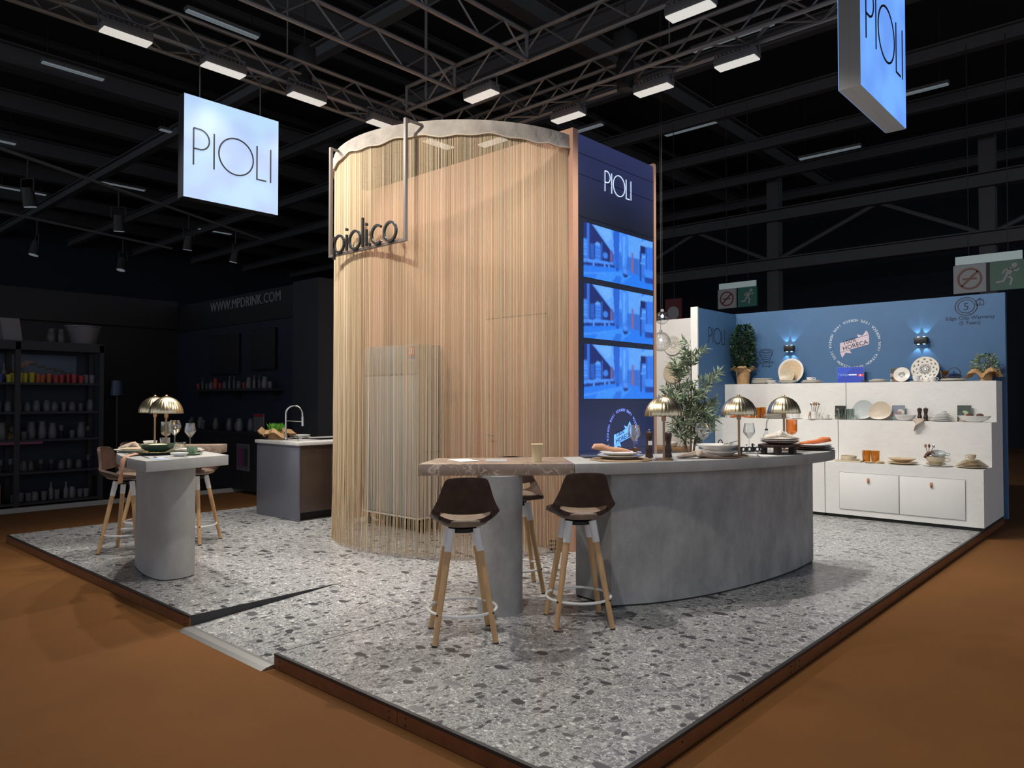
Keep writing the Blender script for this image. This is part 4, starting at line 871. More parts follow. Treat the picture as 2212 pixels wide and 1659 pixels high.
# ---------------------------------------------------------------- on the curved counter
Z = TZ1+.0005
o = item('paper_cup',lm('paper_cup',[(e_,0),(.030,0),(.0425,.118),(.0445,.120),(.0425,.122),(.040,.118),(.028,.004),(e_,.004)],'cream_cup',28),(3.875,3.28,Z),'plain cream cup standing alone on the marble end','cup')
for x,y,a,m,lab in [(3.60,3.72,-20,'paper','white leaflet lying on the left of the marble end'),(3.745,3.545,-47,'paper_grey','grey leaflet lying mid way on the marble end'),(4.62,2.72,-40,'paper_blue','pale blue card lying by the front pepper mill'),(5.45,2.38,-20,'paper','clear menu sheet lying under the footed wooden board')]:
    tag(MB().box((0,0,.0015),(.15,.21 if m!='paper_blue' else .07,.002)).build('leaflet',m,None,(x,y,Z),R(a),smooth=0),lab,'leaflet')
tag(MB().box((0,0,.007),(.22,.16,.012)).build('slate_board','slate',None,(4.46,3.20,Z),R(-40),bevel=.003),'dark slate board at the back of the counter near the tower','board')
item('placemat',lm('mat',[(e_,0),(.215,0),(.218,.003),(.215,.006),(e_,.006)],'wicker',40),(4.39,2.94,Z),'round woven placemat under the two cream plates','placemat')
plate(4.42,2.965,Z+.006,.165,'porcelain','lower cream plate on the woven placemat',.028); plate(4.42,2.965,Z+.026,.150,'porcelain','upper cream plate on the woven placemat under the peach napkin',.028)
napkin_bow(4.385,2.995,Z+.050,'napkin_peach','peach napkin pulled through a ring on the cream plates',R(-48+8),.16)
bowl(4.505,2.895,Z+.052,.035,.026,'napkin_brown','tiny brown dish on the rim of the cream plates',name='dish',cat='dish')
for x,y,a,me,nm,lab in [(4.235,3.03,60,FORK,'fork','steel fork on the left of the woven placemat'),(4.55,2.80,50,KNIFE,'knife','steel knife on the right of the woven placemat'),(5.60,2.46,20,SPOON,'spoon','steel spoon by the small black letters'),(5.36,2.36,30,KNIFE,'knife','steel knife right of the soup plates')]:
    item(nm,me,(x,y,Z+.0065 if 'placemat' in lab else Z),lab,nm,None,R(a))
wine(4.73,3.05,Z,.235,.047,'clear_glass','clear tulip wine glass in front of the navy tower face')
mill(4.70,2.90,Z,'front dark pepper mill with a white price label on the counter',.205,.029,True); mill(4.80,2.80,Z,'dark pepper mill right behind the first counter lamp',.200,.029)
napkin_twist(4.87,2.59,Z,'napkin_beige','knotted beige napkin lying on the front edge of the counter',R(-40),.16)
wine(5.22,2.74,Z,.245,.062,'clear_glass','round balloon wine glass in front of the olive tree','balloon')
item('charger',lm('charger',[(e_,0),(.14,0),(.155,.006),(.155,.010),(.14,.009),(e_,.008)],'mid_wood',36),(5.06,2.53,Z),'brown wooden charger plate under the white soup plates','charger plate')
plate(5.06,2.54,Z+.010,.150,'porcelain_white','lower white rimmed plate on the wooden charger',.040); plate(5.06,2.54,Z+.055,.150,'porcelain_white','upper white soup plate on the wooden charger',.040)
item('support_bowl',lm('supp',P_bowl(.095,.03),'porcelain_white',28),(5.06,2.54,Z+.026),'white bowl between the two rimmed plates','bowl')
item('fork',FORK,(5.19,2.50,Z+.098),'steel fork balanced on the white soup plate','fork',None,(0,R(-12),R(-30)))
bowl(5.49,2.79,Z,.062,.06,'napkin_orange','small terracotta pot behind the white soup plates',name='pot',cat='pot')
pan = thing('cast_iron_lid','black cast iron domed lid with wire handle','lid',(5.66,2.76,Z)); MB().lathe([(.125,0),(.125,.012),(.10,.045),(.05,.065),(e_,.07)],32).build('dome','cast_iron',pan); MB().tube([(-.11+.05*math.cos(a)*1.0,.0,.035+.065*math.sin(a)) for a in np.linspace(-.3,math.pi+.3,16)],.004,6).build('handle','cast_iron',pan)
lt = thing('small_letters','small black standing pioli.co letters on the counter','letters',(5.52,2.49,Z),R(-42)); Tl = lambda p:(p[0]-.08,-p[2],p[1]+.018)
def sl(*sts):
    mb = MB()
    for pts,cl in sts: mb.stroke(pts,.0085,.016,Tl,cl)
    mb.build('letter','letter_black',lt,smooth=0)
sl(([(0,-.017),(0,.04)],False),(circ(.017,.02,.016,20),True)); sl(([(.042,0),(.042,.04)],False),([(.042,.05),(.042,.057)],False)); sl((circ(.066,.02,.017,20),True)); sl(([(.09,0),(.09,.066)],False)); sl(([(.103,0),(.103,.04)],False),([(.103,.05),(.103,.057)],False)); sl((circ(.129,.02,.017,18,45,315),False)); sl((circ(.164,.02,.017,20),True)); MB().box((.005,-.008,.002),(.19,.03,.004)).build('foot_bar','letter_black',lt,smooth=0)
wine(5.68,2.575,Z,.235,.047,'clear_glass','clear tulip wine glass between the middle and far counter lamps')
ob = thing('oil_bottle','clear oil bottle with a pouring spout behind the plates','bottle',(5.98,2.56,Z)); MB().lathe([(e_,0),(.032,0),(.032,.10),(.026,.13),(.012,.15),(.012,.17),(e_,.171)],24).build('bottle_body','clear_glass',ob); MB().cyl((0,0,.168),(0,0,.182),.014,n=12).build('stopper','enamel_navy',ob); MB().tube([(0,0,.18),(0,0,.22),(-.01,-.01,.25),(-.03,-.03,.262)],[.005,.005,.004,.003],8).build('spout','chrome',ob)
brd = thing('footed_board','dark wooden footed serving board at the far end of the counter','serving board',(5.72,2.345,Z),R(-10)); MB().prism(circ(0,0,.200,40,ry=.140),.055,.075).build('board','dark_wood',brd,bevel=.004)
for x,y in ((-.13,-.06),(.03,-.10),(.14,-.02),(-.10,.07),(.10,.07)): MB().box((x,y,.0275),(.035,.035,.055)).build('foot','dark_wood',brd,smooth=0)
zz = Z+.076
plate(5.74,2.35,zz,.145,['taupe_rim'][0],'lowest taupe-edged plate on the footed board',.022); plate(5.74,2.35,zz+.013,.147,'porcelain','middle pale plate on the footed board',.022); plate(5.74,2.35,zz+.026,.147,'porcelain','top pale plate on the footed board under the napkin',.022)
napkin_twist(5.74,2.35,zz+.040,'napkin_white','folded pale striped napkin on the plates of the footed board',R(-45),.12,1.2)
wine(6.30,2.475,Z,.255,.046,'orange_glass','tall orange tinted goblet at the far end of the counter','goblet','goblet')
bowl(6.24,2.40,Z,.05,.055,'orange_glass','low orange glass bowl under the orange goblet')
item('charger',lm('charger2',P_plate(.17,.018),'dark_wood',36),(6.36,2.32,Z),'dark charger plate at the tip of the counter','charger plate')
plate(6.36,2.32,Z+.012,.150,'taupe_rim','lower dark-rimmed plate at the tip of the counter',.022); plate(6.36,2.32,Z+.026,.150,'porcelain_white','upper white plate at the tip of the counter',.022)
napkin_bow(6.35,2.31,Z+.045,'napkin_orange','bright orange napkin on the plate at the counter tip',R(135),.15)

# ---------------------------------------------------------------- on the left table
def tl(x,y): return (x,y,Z)
plate(2.40,5.90,Z,.165,'green_glaze','dark green oval plate at the front of the left table',.024); bowl(2.41,5.92,Z+.018,.135,.062,'green_glaze','dark green bowl of pasta standing on the green plate'); 
item('pasta_bed',lm('pasta',[(e_,.012),(.05,.012),(.09,.004),(.10,0)],'cream_cup',20),(2.41,5.92,Z+.066),'pale yellow food filling the green bowl','food')
plate(2.37,6.31,Z,.135,'porcelain','cream plate with dark foot left of the green bowl',.024); plate(2.37,6.31,Z+.014,.105,'stoneware','small tan plate on the cream plate left of the green bowl',.018)
napkin_twist(2.48,6.60,Z+.0,'napkin_beige','crumpled beige napkin on the rear left edge of the table',R(-48),.12,1.1)
nd = thing('napkin','long pink-beige napkin hanging over the left table edge','napkin',(2.20,5.86,Z)); loft([(.16,.10,.010),(.08,.05,.012),(.0,-.02,.012),(-.055,-.055,.008),(-.095,-.085,-.02),(-.105,-.09,-.08),(-.11,-.085,-.14),(-.115,-.08,-.19)],[.02,.022,.022,.022,.022,.026,.034,.040],[.005,.006,.006,.007,.007,.007,.008,.008],12,.06,4).build('cloth','napkin_peach',nd,smooth=60)
wine(2.80,6.22,Z,.225,.047,'clear_glass','clear tulip wine glass at the right of the left table')
wine(2.79,6.50,Z,.245,.055,'clear_glass','round clear wine glass behind the left table lamps','balloon')
wine(2.70,6.46,Z,.235,.045,'green_glass','pale green goblet behind the front left lamp stem','goblet','goblet')
tumbler(2.80,6.72,Z,.045,.085,'clear_glass','low clear tumbler behind the left table lamps'); bowl(2.78,6.36,Z,.045,.06,'green_glass','pale green glass bowl between the two left lamps')
plate(2.555,5.64,Z,.075,'sage_glaze','sage green saucer at the right front of the left table',.014); cup(2.555,5.64,Z+.008,.040,.055,'sage_glaze','sage green cup on its saucer on the left table',R(-100))
bowl(2.42,5.555,Z,.065,.028,'porcelain_white','small white square-looking dish at the front of the left table',name='dish',cat='dish')
plate(2.68,5.96,Z,.11,'porcelain','cream plate behind the sage cup',.02); plate(2.68,5.96,Z+.012,.09,'porcelain_white','small white plate on top of the cream one behind the sage cup',.018)
plate(2.72,6.84,Z,.10,'porcelain','cream plate near the marble part of the left table',.02); bowl(2.72,6.84,Z+.010,.060,.045,'porcelain_white','white bowl on the cream plate near the marble part')
for x,y,a,me,nm,lab in [(2.215,5.66,80,KNIFE,'knife','steel knife lying left of the dark green plate'),(2.25,5.56,75,FORK,'fork','steel fork lying in front of the dark green plate'),(2.25,6.15,85,KNIFE,'knife','steel knife at the curved edge of the left table'),(2.29,6.10,85,SPOON,'spoon','steel spoon at the curved edge of the left table')]: item(nm,me,(x,y,Z),lab,nm,None,R(a))
for x,y,a,m,lab in [(2.24,5.46,12,'paper_blue','pale blue card at the front corner of the left table'),(2.36,5.46,12,'paper_grey','glossy grey menu card at the front of the left table')]: tag(MB().box((0,0,.001),(.10,.13,.002)).build('leaflet',m,None,(x,y,Z),R(a),smooth=0),lab,'leaflet')

# ---------------------------------------------------------------- plants
def leaf(mb, p, d, L, w_, q):
    d = Vector(d).normalized(); s = d.cross(Vector((q.uniform(-1,1),q.uniform(-1,1),q.uniform(-1,1)))); s = s.normalized()*w_; p = Vector(p); up = d.cross(s).normalized()*L*.06
    mb.add([p,p+d*L*.35+s+up,p+d*L,p+d*L*.35-s+up,p+d*L*.5-up],[(0,1,4),(1,2,4),(2,3,4),(3,0,4)])
def bush(t, base, top, r, n, L, w_, m, seed, shape='egg', stems=5):
    q = random.Random(seed); mb = MB(); sm = MB()
    for i in range(stems):
        a = q.uniform(0,6.28); k = q.uniform(.2,.8)*r; sm.tube([base,(base[0]+k*.5*math.cos(a),base[1]+k*.5*math.sin(a),(base[2]*.5+top*.5)),(base[0]+k*math.cos(a),base[1]+k*math.sin(a),top*.95+base[2]*.05)],[.006,.004,.002],5)
    for i in range(n):
        u = q.random(); z = base[2]+(top-base[2])*(.06+.94*u); a = q.uniform(0,6.28); rr = r*(math.sin(math.pi*min(.98,.16+.80*u))**.45)*math.sqrt(q.uniform(.12,1))*(1+.16*math.sin(3*a+9*u+seed)+.10*math.sin(17*u+a))
        leaf(mb,(base[0]+rr*math.cos(a),base[1]+rr*math.sin(a),z),(math.cos(a)+q.uniform(-.7,.7),math.sin(a)+q.uniform(-.7,.7),q.uniform(-.3,1.0)),L*q.uniform(.7,1.2),w_,q)
    sm.build('stems','bark',t); tag(mb.build('foliage',m,t,smooth=0),kind='stuff')
def kraft(t, z0, z1, r0, r1, seed, m='kraft', droop=.03):
    q = random.Random(seed); n = 40; ph = [q.uniform(0,6.28) for _ in range(4)]
    def wav(a): return 1+.22*math.sin(3*a+ph[0])+.14*math.sin(5*a+ph[1])+.08*math.sin(9*a+ph[2])
    vs=[];fs=[]
    prof = [(r0*.98,z0,0),(r0*1.02,z0+(z1-z0)*.45,.1),(r0*1.25,z0+(z1-z0)*.75,.5),(r1*.8,z1,.9),(r1,z1-droop,1.0),(r1*.97,z1-droop-.004,1.0),(r1*.78,z1-.006,.9),(r0*1.2,z0+(z1-z0)*.72,.5),(r0*.98,z0+(z1-z0)*.42,.1)]
    for r,z,k in prof:
        for i in range(n):
            a = 2*math.pi*i/n; f = 1+(wav(a)-1)*k*1.25+k*q.uniform(-.07,.07); vs.append((r*f*math.cos(a),r*f*math.sin(a),z+k*.028*math.sin(4*a+ph[3])+k*.015*math.sin(7*a+ph[1])+k*q.uniform(-.006,.006)))
    for j in range(len(prof)-1):
        for i in range(n): fs.append((j*n+i,j*n+(i+1)%n,(j+1)*n+(i+1)%n,(j+1)*n+i))
    MB().add(vs,fs).build('kraft_wrap',m,t,smooth=25)
# olive tree
OT = thing('olive_tree','tall potted olive tree standing behind the curved counter','tree',(7.28,3.99,PZ))
MB().lathe([(e_,0),(.14,0),(.17,.30),(.185,.31),(.185,.34),(.165,.34),(.16,.30),(e_,.29)],28).build('pot','slate',OT)
MB().lathe([(e_,.30),(.155,.295)],20).build('soil','bark',OT)
q = random.Random(11); tr = MB(); lv = MB(); fr = MB()
def branch(p0, p1, r0, r1, bend=.04):
    a = Vector(p0); b = Vector(p1); mid = a.lerp(b,.5)+Vector((q.uniform(-bend,bend),q.uniform(-bend,bend),0)); tr.tube([a,a.lerp(mid,.5)*1,mid,b],[r0,r0*.9+.1*r1,(r0+r1)/2,r1],6); return [a,mid,b]
RX,RY = .670,-.741                     # image-right on the ground plan
def O(u,v,z): return (u*RX+v*.741, u*RY+v*.670, z)
mains = [((.0,0,.3),(-.04,.02,1.05),(-.10,.06,1.70)),((.0,0,.3),(.02,-.02,1.0),(.03,.0,1.95)),((.01,.01,.3),(.07,.03,.95),(.22,-.03,1.62)),((-.01,0,.3),(-.02,.04,.9),(-.20,-.04,1.35)),((.01,0,.3),(.05,.0,.85),(.17,.08,1.28))]
for m_ in mains:
    pts = [O(*p) for p in m_]; tr.tube([pts[0],pts[1],pts[2]],[.016,.011,.004],7); A_,B_,C_ = [Vector(p) for p in pts]
    for k2 in range(27):
        f = q.uniform(.36,1.05); p = B_.lerp(C_,max(0,(f-.3)/.7)) if f > .3 else A_.lerp(B_,f/.3)
        d = Vector((q.uniform(-1,1),q.uniform(-1,1),q.uniform(.1,1.0))).normalized(); L = q.uniform(.12,.24)*(1.15-.35*f); e = p+d*L; tr.tube([p,p.lerp(e,.5),e],[.0035,.0028,.0015],4)
        for s_ in range(13):
            g = .12+.9*s_/12; pp = p.lerp(e,min(1,g)); sd = d.cross(Vector((q.uniform(-1,1),q.uniform(-1,1),q.uniform(-1,1)))).normalized()
            leaf(lv,pp,d*.75+sd*q.uniform(.5,1.1),q.uniform(.065,.110),.0105,q)
        if q.random() < .4: fr.ball(p.lerp(e,.5)+Vector((0,0,-.015)),.009,8,6,(1,1,1.3))
tr.build('branches','bark',OT); tag(lv.build('foliage','leaf_olive',OT,smooth=0),kind='stuff'); fr.build('olives','olive_fruit',OT)
# potted shrub on the top step, left
PS = thing('potted_shrub','dark green potted shrub wrapped in kraft paper by the blue corner','potted plant',(10.20,4.71,1.714))
MB().lathe([(e_,0),(.085,0),(.10,.17),(.10,.18),(e_,.18)],24).build('pot','kraft',PS); kraft(PS,.12,.25,.10,.145,5); bush(PS,(0,0,.2),.86,.160,1700,.048,.013,'leaf_dark',3)
PP = thing('potted_plant','small sage potted plant in kraft paper at the right end of the top step','potted plant',(10.20,1.70,1.714)); MB().lathe([(e_,0),(.06,0),(.075,.09),(e_,.09)],20).build('pot','kraft',PP); kraft(PP,.05,.125,.078,.17,9,droop=.05); bush(PP,(0,0,.08),.31,.125,260,.045,.014,'leaf_sage',5)
# grass pot on the island
GP = thing('grass_pot','pot of bright green grass wrapped in kraft paper on the island','potted plant',(4.80,8.29,1.001)); MB().lathe([(e_,0),(.07,0),(.085,.10),(e_,.10)],20).build('pot','kraft',GP); kraft(GP,.02,.12,.10,.19,13,droop=.05)
gm = MB(); q2 = random.Random(4)
for i in range(320):
    a = q2.uniform(0,6.28); r = .085*math.sqrt(q2.random()); leaf(gm,(r*math.cos(a),r*math.sin(a),.10),(q2.uniform(-.5,.5),q2.uniform(-.5,.5),1),q2.uniform(.07,.115),.003,q2)
tag(gm.build('grass_blades','grass',GP,smooth=0),kind='stuff')
plate(5.13,8.28,1.001,.13,'porcelain_white','lower white plate on the kitchen island',.024); plate(5.13,8.28,1.017,.125,'porcelain_white','upper white plate on the kitchen island',.03)
tumbler(4.76,7.70,1.001,.03,.07,'clear_glass','small clear glass at the island corner')

# ---------------------------------------------------------------- top step of the display (z 1.714)
Z3, Z2, Z1 = 1.7135, 1.2365, .7405
LEAN = lambda d: (0,R(-d),0)
def lean(name, x, y, z, r, m, label, tilt=78, h=.02, cat='plate', rim=None):
    o = item(name,lm(f'lean{r:.3f}_{h:.3f}',P_plate(r,h),m,40),(x,y,z+r*math.sin(R(tilt))),label,cat,None,LEAN(tilt)); return o
stack(10.19,4.41,Z3,[.155,.15,.145],'porcelain','cream plate of the stack beside the wrapped shrub',.022,.034)
bowl(10.10,4.255,Z3,.075,.05,'porcelain_white','small white bowl in front of the leaning round plates')
o = lean('platter',10.31,4.05,Z3,.180,'tan_glaze','large tan round platter leaning on the blue wall',80); MB().lathe([(.150,.016),(.176,.021),(.181,.019),(.178,.012)],40).build('pale_rim','porcelain',o)
lean('bowl_plate',10.215,4.067,Z3,.105,'stoneware','smaller sandy dish leaning in front of the large tan platter',72,.03)
bowl(10.09,4.015,Z3,.125,.045,'porcelain','shallow oblong cream dish under the leaning tan plates')
item('spoon_rest',lm('rest',P_plate(.035,.012),'porcelain_white',20),(10.06,4.165,Z3),'tiny white spoon rest at the edge of the top step','dish')
t3 = stack(10.17,3.71,Z3,[.145,.135,.12],'porcelain','cream plate of the stack carrying a cup on the top step',.012); cup(10.17,3.735,t3+.008,.048,.052,'porcelain_white','white cup on the cream plates left of the blue poster',R(-90))
Tk = Raster(64,40,(.010,.045,.42)); Tk.poly([(0,0),(.6,0),(.3,.5),(0,.8)],(.018,.07,.55)); Tk.rect(.44,.455,.73,.53,(.75,.80,.9)); Tk.rect(.80,.44,.99,.60,(.75,.05,.09)); Tk.disc(.87,.52,.03,.05,(.85,.75,.8))
tk = card(10.30,3.258,Z3,.345,.215,Tk,'bright blue poster lettered Türkiye leaning on the blue wall',6,'poster','poster'); text_mb('Türkiye',.044,.001,lambda p:(-.0012,.160-p[0],.098+p[1]),'LEFT').build('lettering','paper_blue',tk,smooth=0)
tag(MB().lathe([(e_,0),(.03,0),(.032,.03),(e_,.03)],16).build('ink_pot','slate',None,(10.12,3.03,Z3)),'small dark dish right of the blue poster','dish')
stack(10.15,2.865,Z3,[.115,.11,.075],'porcelain','low cream plate of the stack left of the patterned dish',.011)
def photo(seed, base, blobs):
    r = Raster(22,30,base); q = random.Random(seed)
    for c,n in blobs:
        for _ in range(n): r.disc(q.random(),q.uniform(.25,1),q.uniform(.08,.25),q.uniform(.04,.14),[k2*q.uniform(.6,1.3) for k2 in c],.85)
    return r
card(10.30,2.705,Z3,.125,.185,photo(1,(.03,.045,.03),[((.25,.14,.08),5),((.35,.30,.25),4)]),'dark photo card partly behind the small patterned dish',6)
def pattern_plate(x,y,r,label,tilt,n1,name):
    o = lean(name,x,y,Z3,r,'porcelain',label,tilt)
    mb = MB(); T = lambda p:(p[0],p[1],p[2]+.0085); k_ = r/.16
    mb.stroke(circ(0,0,.018*k_,16),.006*k_,.0006,T,True).stroke(circ(0,0,.040*k_,24),.004*k_,.0006,T,True)
    for i in range(12):
        a = 2*math.pi*i/12; mb.stroke(circ(.056*k_*math.cos(a),.056*k_*math.sin(a),.010*k_,8),.005*k_,.0006,T,True); mb.stroke([(.024*k_*math.cos(a),.024*k_*math.sin(a)),(.048*k_*math.cos(a),.048*k_*math.sin(a))],.004*k_,.0006,T)
    mb.build('centre_motif','ink_navy',o,smooth=0)
    if n1:
        mc = MB(); T2 = lambda p:(p[0],p[1],p[2]+.009+ max(0,(math.hypot(p[0],p[1])-r*.64))*.033/.1)
        for i in range(n1):
            a = 2*math.pi*(i+.3)/n1; rr = r*(.55 if i%2 else .76)
            for b in (-.35,0,.35): mc.stroke([(rr*math.cos(a),rr*math.sin(a)),((rr+.016)*math.cos(a+b*.35),(rr+.016)*math.sin(a+b*.35))],.004,.0006,T2)
        mc.build('leaf_motif','ink_navy',o,smooth=0)
    MB().lathe([(r*.94,.0185),(r*.985,.0208),(r*1.005,.0195),(r*1.0,.014)],40).build('tan_rim','tan_glaze',o); return o
pattern_plate(10.235,2.61,.096,'small round dish with a navy medallion on the top step',74,0,'patterned_dish')
pattern_plate(10.30,2.36,.160,'large white plate with navy flower pattern leaning on the blue wall',80,22,'patterned_plate')
plate(10.13,2.42,Z3,.075,'porcelain','saucer in front of the large patterned plate',.012); cup(10.13,2.42,Z3+.008,.044,.065,'porcelain_white','white cup left in front of the large patterned plate',R(-90)); cup(10.14,2.245,Z3,.042,.055,'porcelain_white','white cup right in front of the large patterned plate',R(-80))
tumbler(10.24,2.135,Z3,.045,.135,'amber_glass','single amber glass beside the navy teapot')
stack(10.16,2.02,Z3,[.15,.135],'porcelain','pale plate under the navy teapot',.012)
tp = thing('teapot','navy teapot with a hoop handle on the top step','teapot',(10.16,2.02,Z3+.026),R(90)); MB().lathe([(e_,0),(.055,0),(.082,.022),(.088,.038),(.072,.058),(.045,.068),(e_,.070)],28).build('body','enamel_navy',tp); MB().lathe([(.043,.068),(.03,.076),(.006,.079),(.006,.088),(.009,.094),(e_,.096)],20).build('lid','enamel_navy',tp); MB().tube([(.072*math.cos(a),0,.055+.085*math.sin(a)) for a in np.linspace(.1,math.pi-.1,18)],.004,6).build('handle','cast_iron',tp); MB().tube([(.078,0,.03),(.105,0,.045),(.120,0,.068)],[.012,.009,.006],8).build('spout','enamel_navy',tp)

# ---------------------------------------------------------------- middle step (z 1.2365)
item('mug',lm('mugx',P_cup(.052,.085),'porcelain_white',24),(9.84,4.76,Z2),'white mug at the left end of the middle step','mug')
napkin_twist(9.82,4.58,Z2,'napkin_orange','orange napkin behind the middle counter lamp',R(-78),.14,1.0)
for i,(y,h) in enumerate([(4.425,.135),(4.345,.145),(4.27,.150)]): tumbler(9.87+.02*(i%2),y,Z2,.040,h,'amber_glass',['left','middle','right'][i]+' amber glass of the three on the middle step')
stack(9.86,4.10,Z2,[.150,.150,.145,.140,.130,.115],'porcelain','cream plate of the tall stack behind the far lamp',.017,.022)
lean('plate',9.975,4.22,Z2,.085,'porcelain_white','white plate leaning behind the tall plate stack',80)
plate(9.83,3.80,Z2,.085,'porcelain_white','white saucer behind the orange goblet',.014); cup(9.83,3.80,Z2+.008,.055,.06,'porcelain_white','wide white cup on the saucer behind the orange goblet',R(-95))
up = thing('utensil_pot','white pot holding wooden and steel utensils','utensil pot',(9.87,3.585,Z2)); MB().lathe(P_tumb(.052,.10),24).build('pot','porcelain_white',up); loft([(-.045,.03,.10),(-.05,.04,.06),(-.052,.045,.01)],[.025,.03,.022],[.006,.007,.006],10,.08,2).build('napkin','napkin_peach',up)
for dx,dy,m in ((.0,-.02,'mid_wood'),(.01,.02,'cutlery'),(-.01,-.045,'cutlery'),(.01,.0,'mid_wood')): MB().cyl((dx*.4,dy*.4,.01),(dx*2,dy*1.8,.19),.005,n=8).ball((dx*2,dy*1.8,.20),.016,10,6,(.5,1,1.5)).build('utensil',m,up)
plate(9.80,3.40,Z2,.090,'porcelain','cream saucer right of the utensil pot',.014); cup(9.80,3.40,Z2+.008,.045,.055,'porcelain_white','white cup right of the utensil pot',R(-90)); plate(9.78,3.545,Z2,.10,'porcelain','flat cream dish in front of the utensil pot',.01)
card(9.95,3.275,Z2,.137,.178,photo(2,(.018,.018,.016),[((.20,.17,.13),6),((.05,.06,.05),6)]),'dark food photo card behind the grey glasses',5)
tumbler(9.81,3.205,Z2,.043,.140,'smoke_glass','left smoke-grey glass by the middle seam'); tumbler(9.82,3.100,Z2,.043,.140,'smoke_glass','right smoke-grey glass by the middle seam')
def organic(x,y,m,label,rx,ry,tilt=80,rz=0):
    o = MB().lathe([(e_,0),(.6,.0),(1.0,.016/.14*.14),(1.0,.019),(.62,.007),(e_,.006)],40,mod=lambda t_,j:(1+.10*math.cos(2*t_+.6)+.05*math.cos(3*t_))).mesh('platter',m,45)
    ob_ = item('organic_platter',o,(x,y,Z2+rx*1.10),label,'platter',None,(0,R(-tilt),0)); ob_.scale = (rx,ry,1); return ob_
organic(9.955,2.995,'grey_glaze','speckled grey egg-shaped platter leaning on the middle step',.112,.148); organic(9.915,2.78,'sand_glaze','speckled sandy egg-shaped platter leaning in front of the grey one',.104,.142)
card(9.95,2.585,Z2,.145,.188,photo(3,(.20,.22,.28),[((.55,.5,.45),4),((.5,.12,.10),3)]),'pale photo card with a fruit plate behind the white bowl',5)
bowl(9.83,2.475,Z2,.122,.072,'porcelain_white','wide white bowl in front of the pale photo card')
mill(9.90,2.335,Z2,'left dark pepper mill of the pair on the middle step',.165,.028); mill(9.90,2.268,Z2,'right dark pepper mill of the pair on the middle step',.165,.028)
nk = thing('napkin','dusty pink napkin hanging over the edge of the middle step','napkin',(9.70,2.30,Z2)); loft([(.12,.0,.012),(.06,.01,.022),(.01,.0,.016),(-.024,.005,.0),(-.030,.02,-.05),(-.026,.045,-.115)],[.03,.055,.055,.055,.045,.012],[.010,.014,.010,.008,.009,.006],14,.08,6).build('cloth','napkin_beige',nk,smooth=60)
stack(9.85,2.085,Z2,[.135,.125,.112,.095,.078],'porcelain_white','white plate of the pyramid on the middle step',.018,.022); cup(9.85,2.085,Z2+.090,.05,.035,'porcelain_white','shallow white cup on top of the plate pyramid on the middle step',R(-90))
card(9.955,1.88,Z2,.145,.192,photo(4,(.05,.07,.055),[((.05,.04,.03),4),((.45,.42,.38),4)]),'dark green food photo card at the right of the middle step',5)
ov = item('oval_dish',lm('oval',P_bowl(.17,.072),'porcelain_white',32),(9.83,1.755,Z2),'long white oval dish at the right end of the middle step','dish'); ov.scale = (.62,1,1)
for i,(y,lab) in enumerate([(1.80,'left'),(1.70,'right')]): tag(MB().ball((0,0,.02),.03,12,8,(.9,1.3,.8)).build('bread_roll','napkin_brown',None,(9.83,y,Z2+.055)),f'{lab} dark roll in the long oval dish','bread')

# ---------------------------------------------------------------- base step (z .7405)
tag(MB().box((0,0,.008),(.22,.30,.016)).build('tray','stoneware',None,(9.46,3.0,Z1),bevel=.004),'flat rectangular sand-coloured tray at the left of the base step','tray')
item('stacked_dish',lm('lowcyl',[(e_,0),(.085,0),(.09,.004),(.09,.05),(.082,.052),(.08,.01),(e_,.01)],'stoneware',32),(9.47,3.02,Z1+.017),'low round sand-coloured dish on the rectangular tray','dish')
bowl(9.40,2.905,Z1+.017,.035,.02,'stoneware','tiny sand dish at the tray corner',name='dish',cat='dish')
tumbler(9.47,2.815,Z1,.050,.140,'amber_glass','left amber glass of the pair on the base step'); tumbler(9.47,2.715,Z1,.050,.140,'amber_glass','right amber glass of the pair on the base step')
plate(9.36,2.75,Z1,.062,'tan_glaze','small tan saucer in front of the amber pair',.014); plate(9.37,2.635,Z1,.052,'tan_glaze','smaller tan saucer right of the amber pair',.014); plate(9.37,2.635,Z1+.010,.040,'tan_glaze','topmost tan saucer right of the amber pair',.014)
plate(9.45,2.415,Z1,.165,'tan_glaze','lower tan plate in the middle of the base step',.026); plate(9.45,2.42,Z1+.034,.150,'tan_glaze','upper tan plate in the middle of the base step',.034); bowl(9.45,2.42,Z1+.012,.09,.03,'tan_glaze','hidden tan bowl spacing the two middle plates')
plate(9.44,2.05,Z1,.15,'porcelain_white','flat white plate under the nested soup cups',.012); plate(9.45,2.07,Z1+.008,.10,'stoneware','lower sand saucer under the nested soup cups',.016); plate(9.45,2.07,Z1+.020,.10,'stoneware','upper sand saucer under the nested soup cups',.016)
cup(9.45,2.07,Z1+.030,.098,.075,'stoneware','big sand soup cup holding cutlery on the base step',R(-90)); cup(9.45,2.045,Z1+.105,.078,.055,'grey_glaze','tilted pale soup cup nested on the sand one',0,(R(18),0,R(-70)))
cb = thing('cutlery_bundle','cutlery tied in a brown napkin standing in the soup cup','cutlery bundle',(9.42,2.135,Z1+.10)); loft([(0,.04,-.01),(0,.02,.02),(0,0,.04),(0,-.03,.05),(0,-.06,.035)],[.02,.035,.03,.035,.02],[.015,.02,.022,.018,.01],12,.1,8).build('napkin','napkin_brown',cb,smooth=60)
for dy,m in ((.02,'mid_wood'),(-.005,'napkin_brown'),(-.035,'cutlery')): MB().cyl((0,dy*.3,.03),(0,dy*1.4,.115),.004,n=8).ball((0,dy*1.5,.125),.014,10,6,(.5,1,1.6)).build('utensil',m,cb)
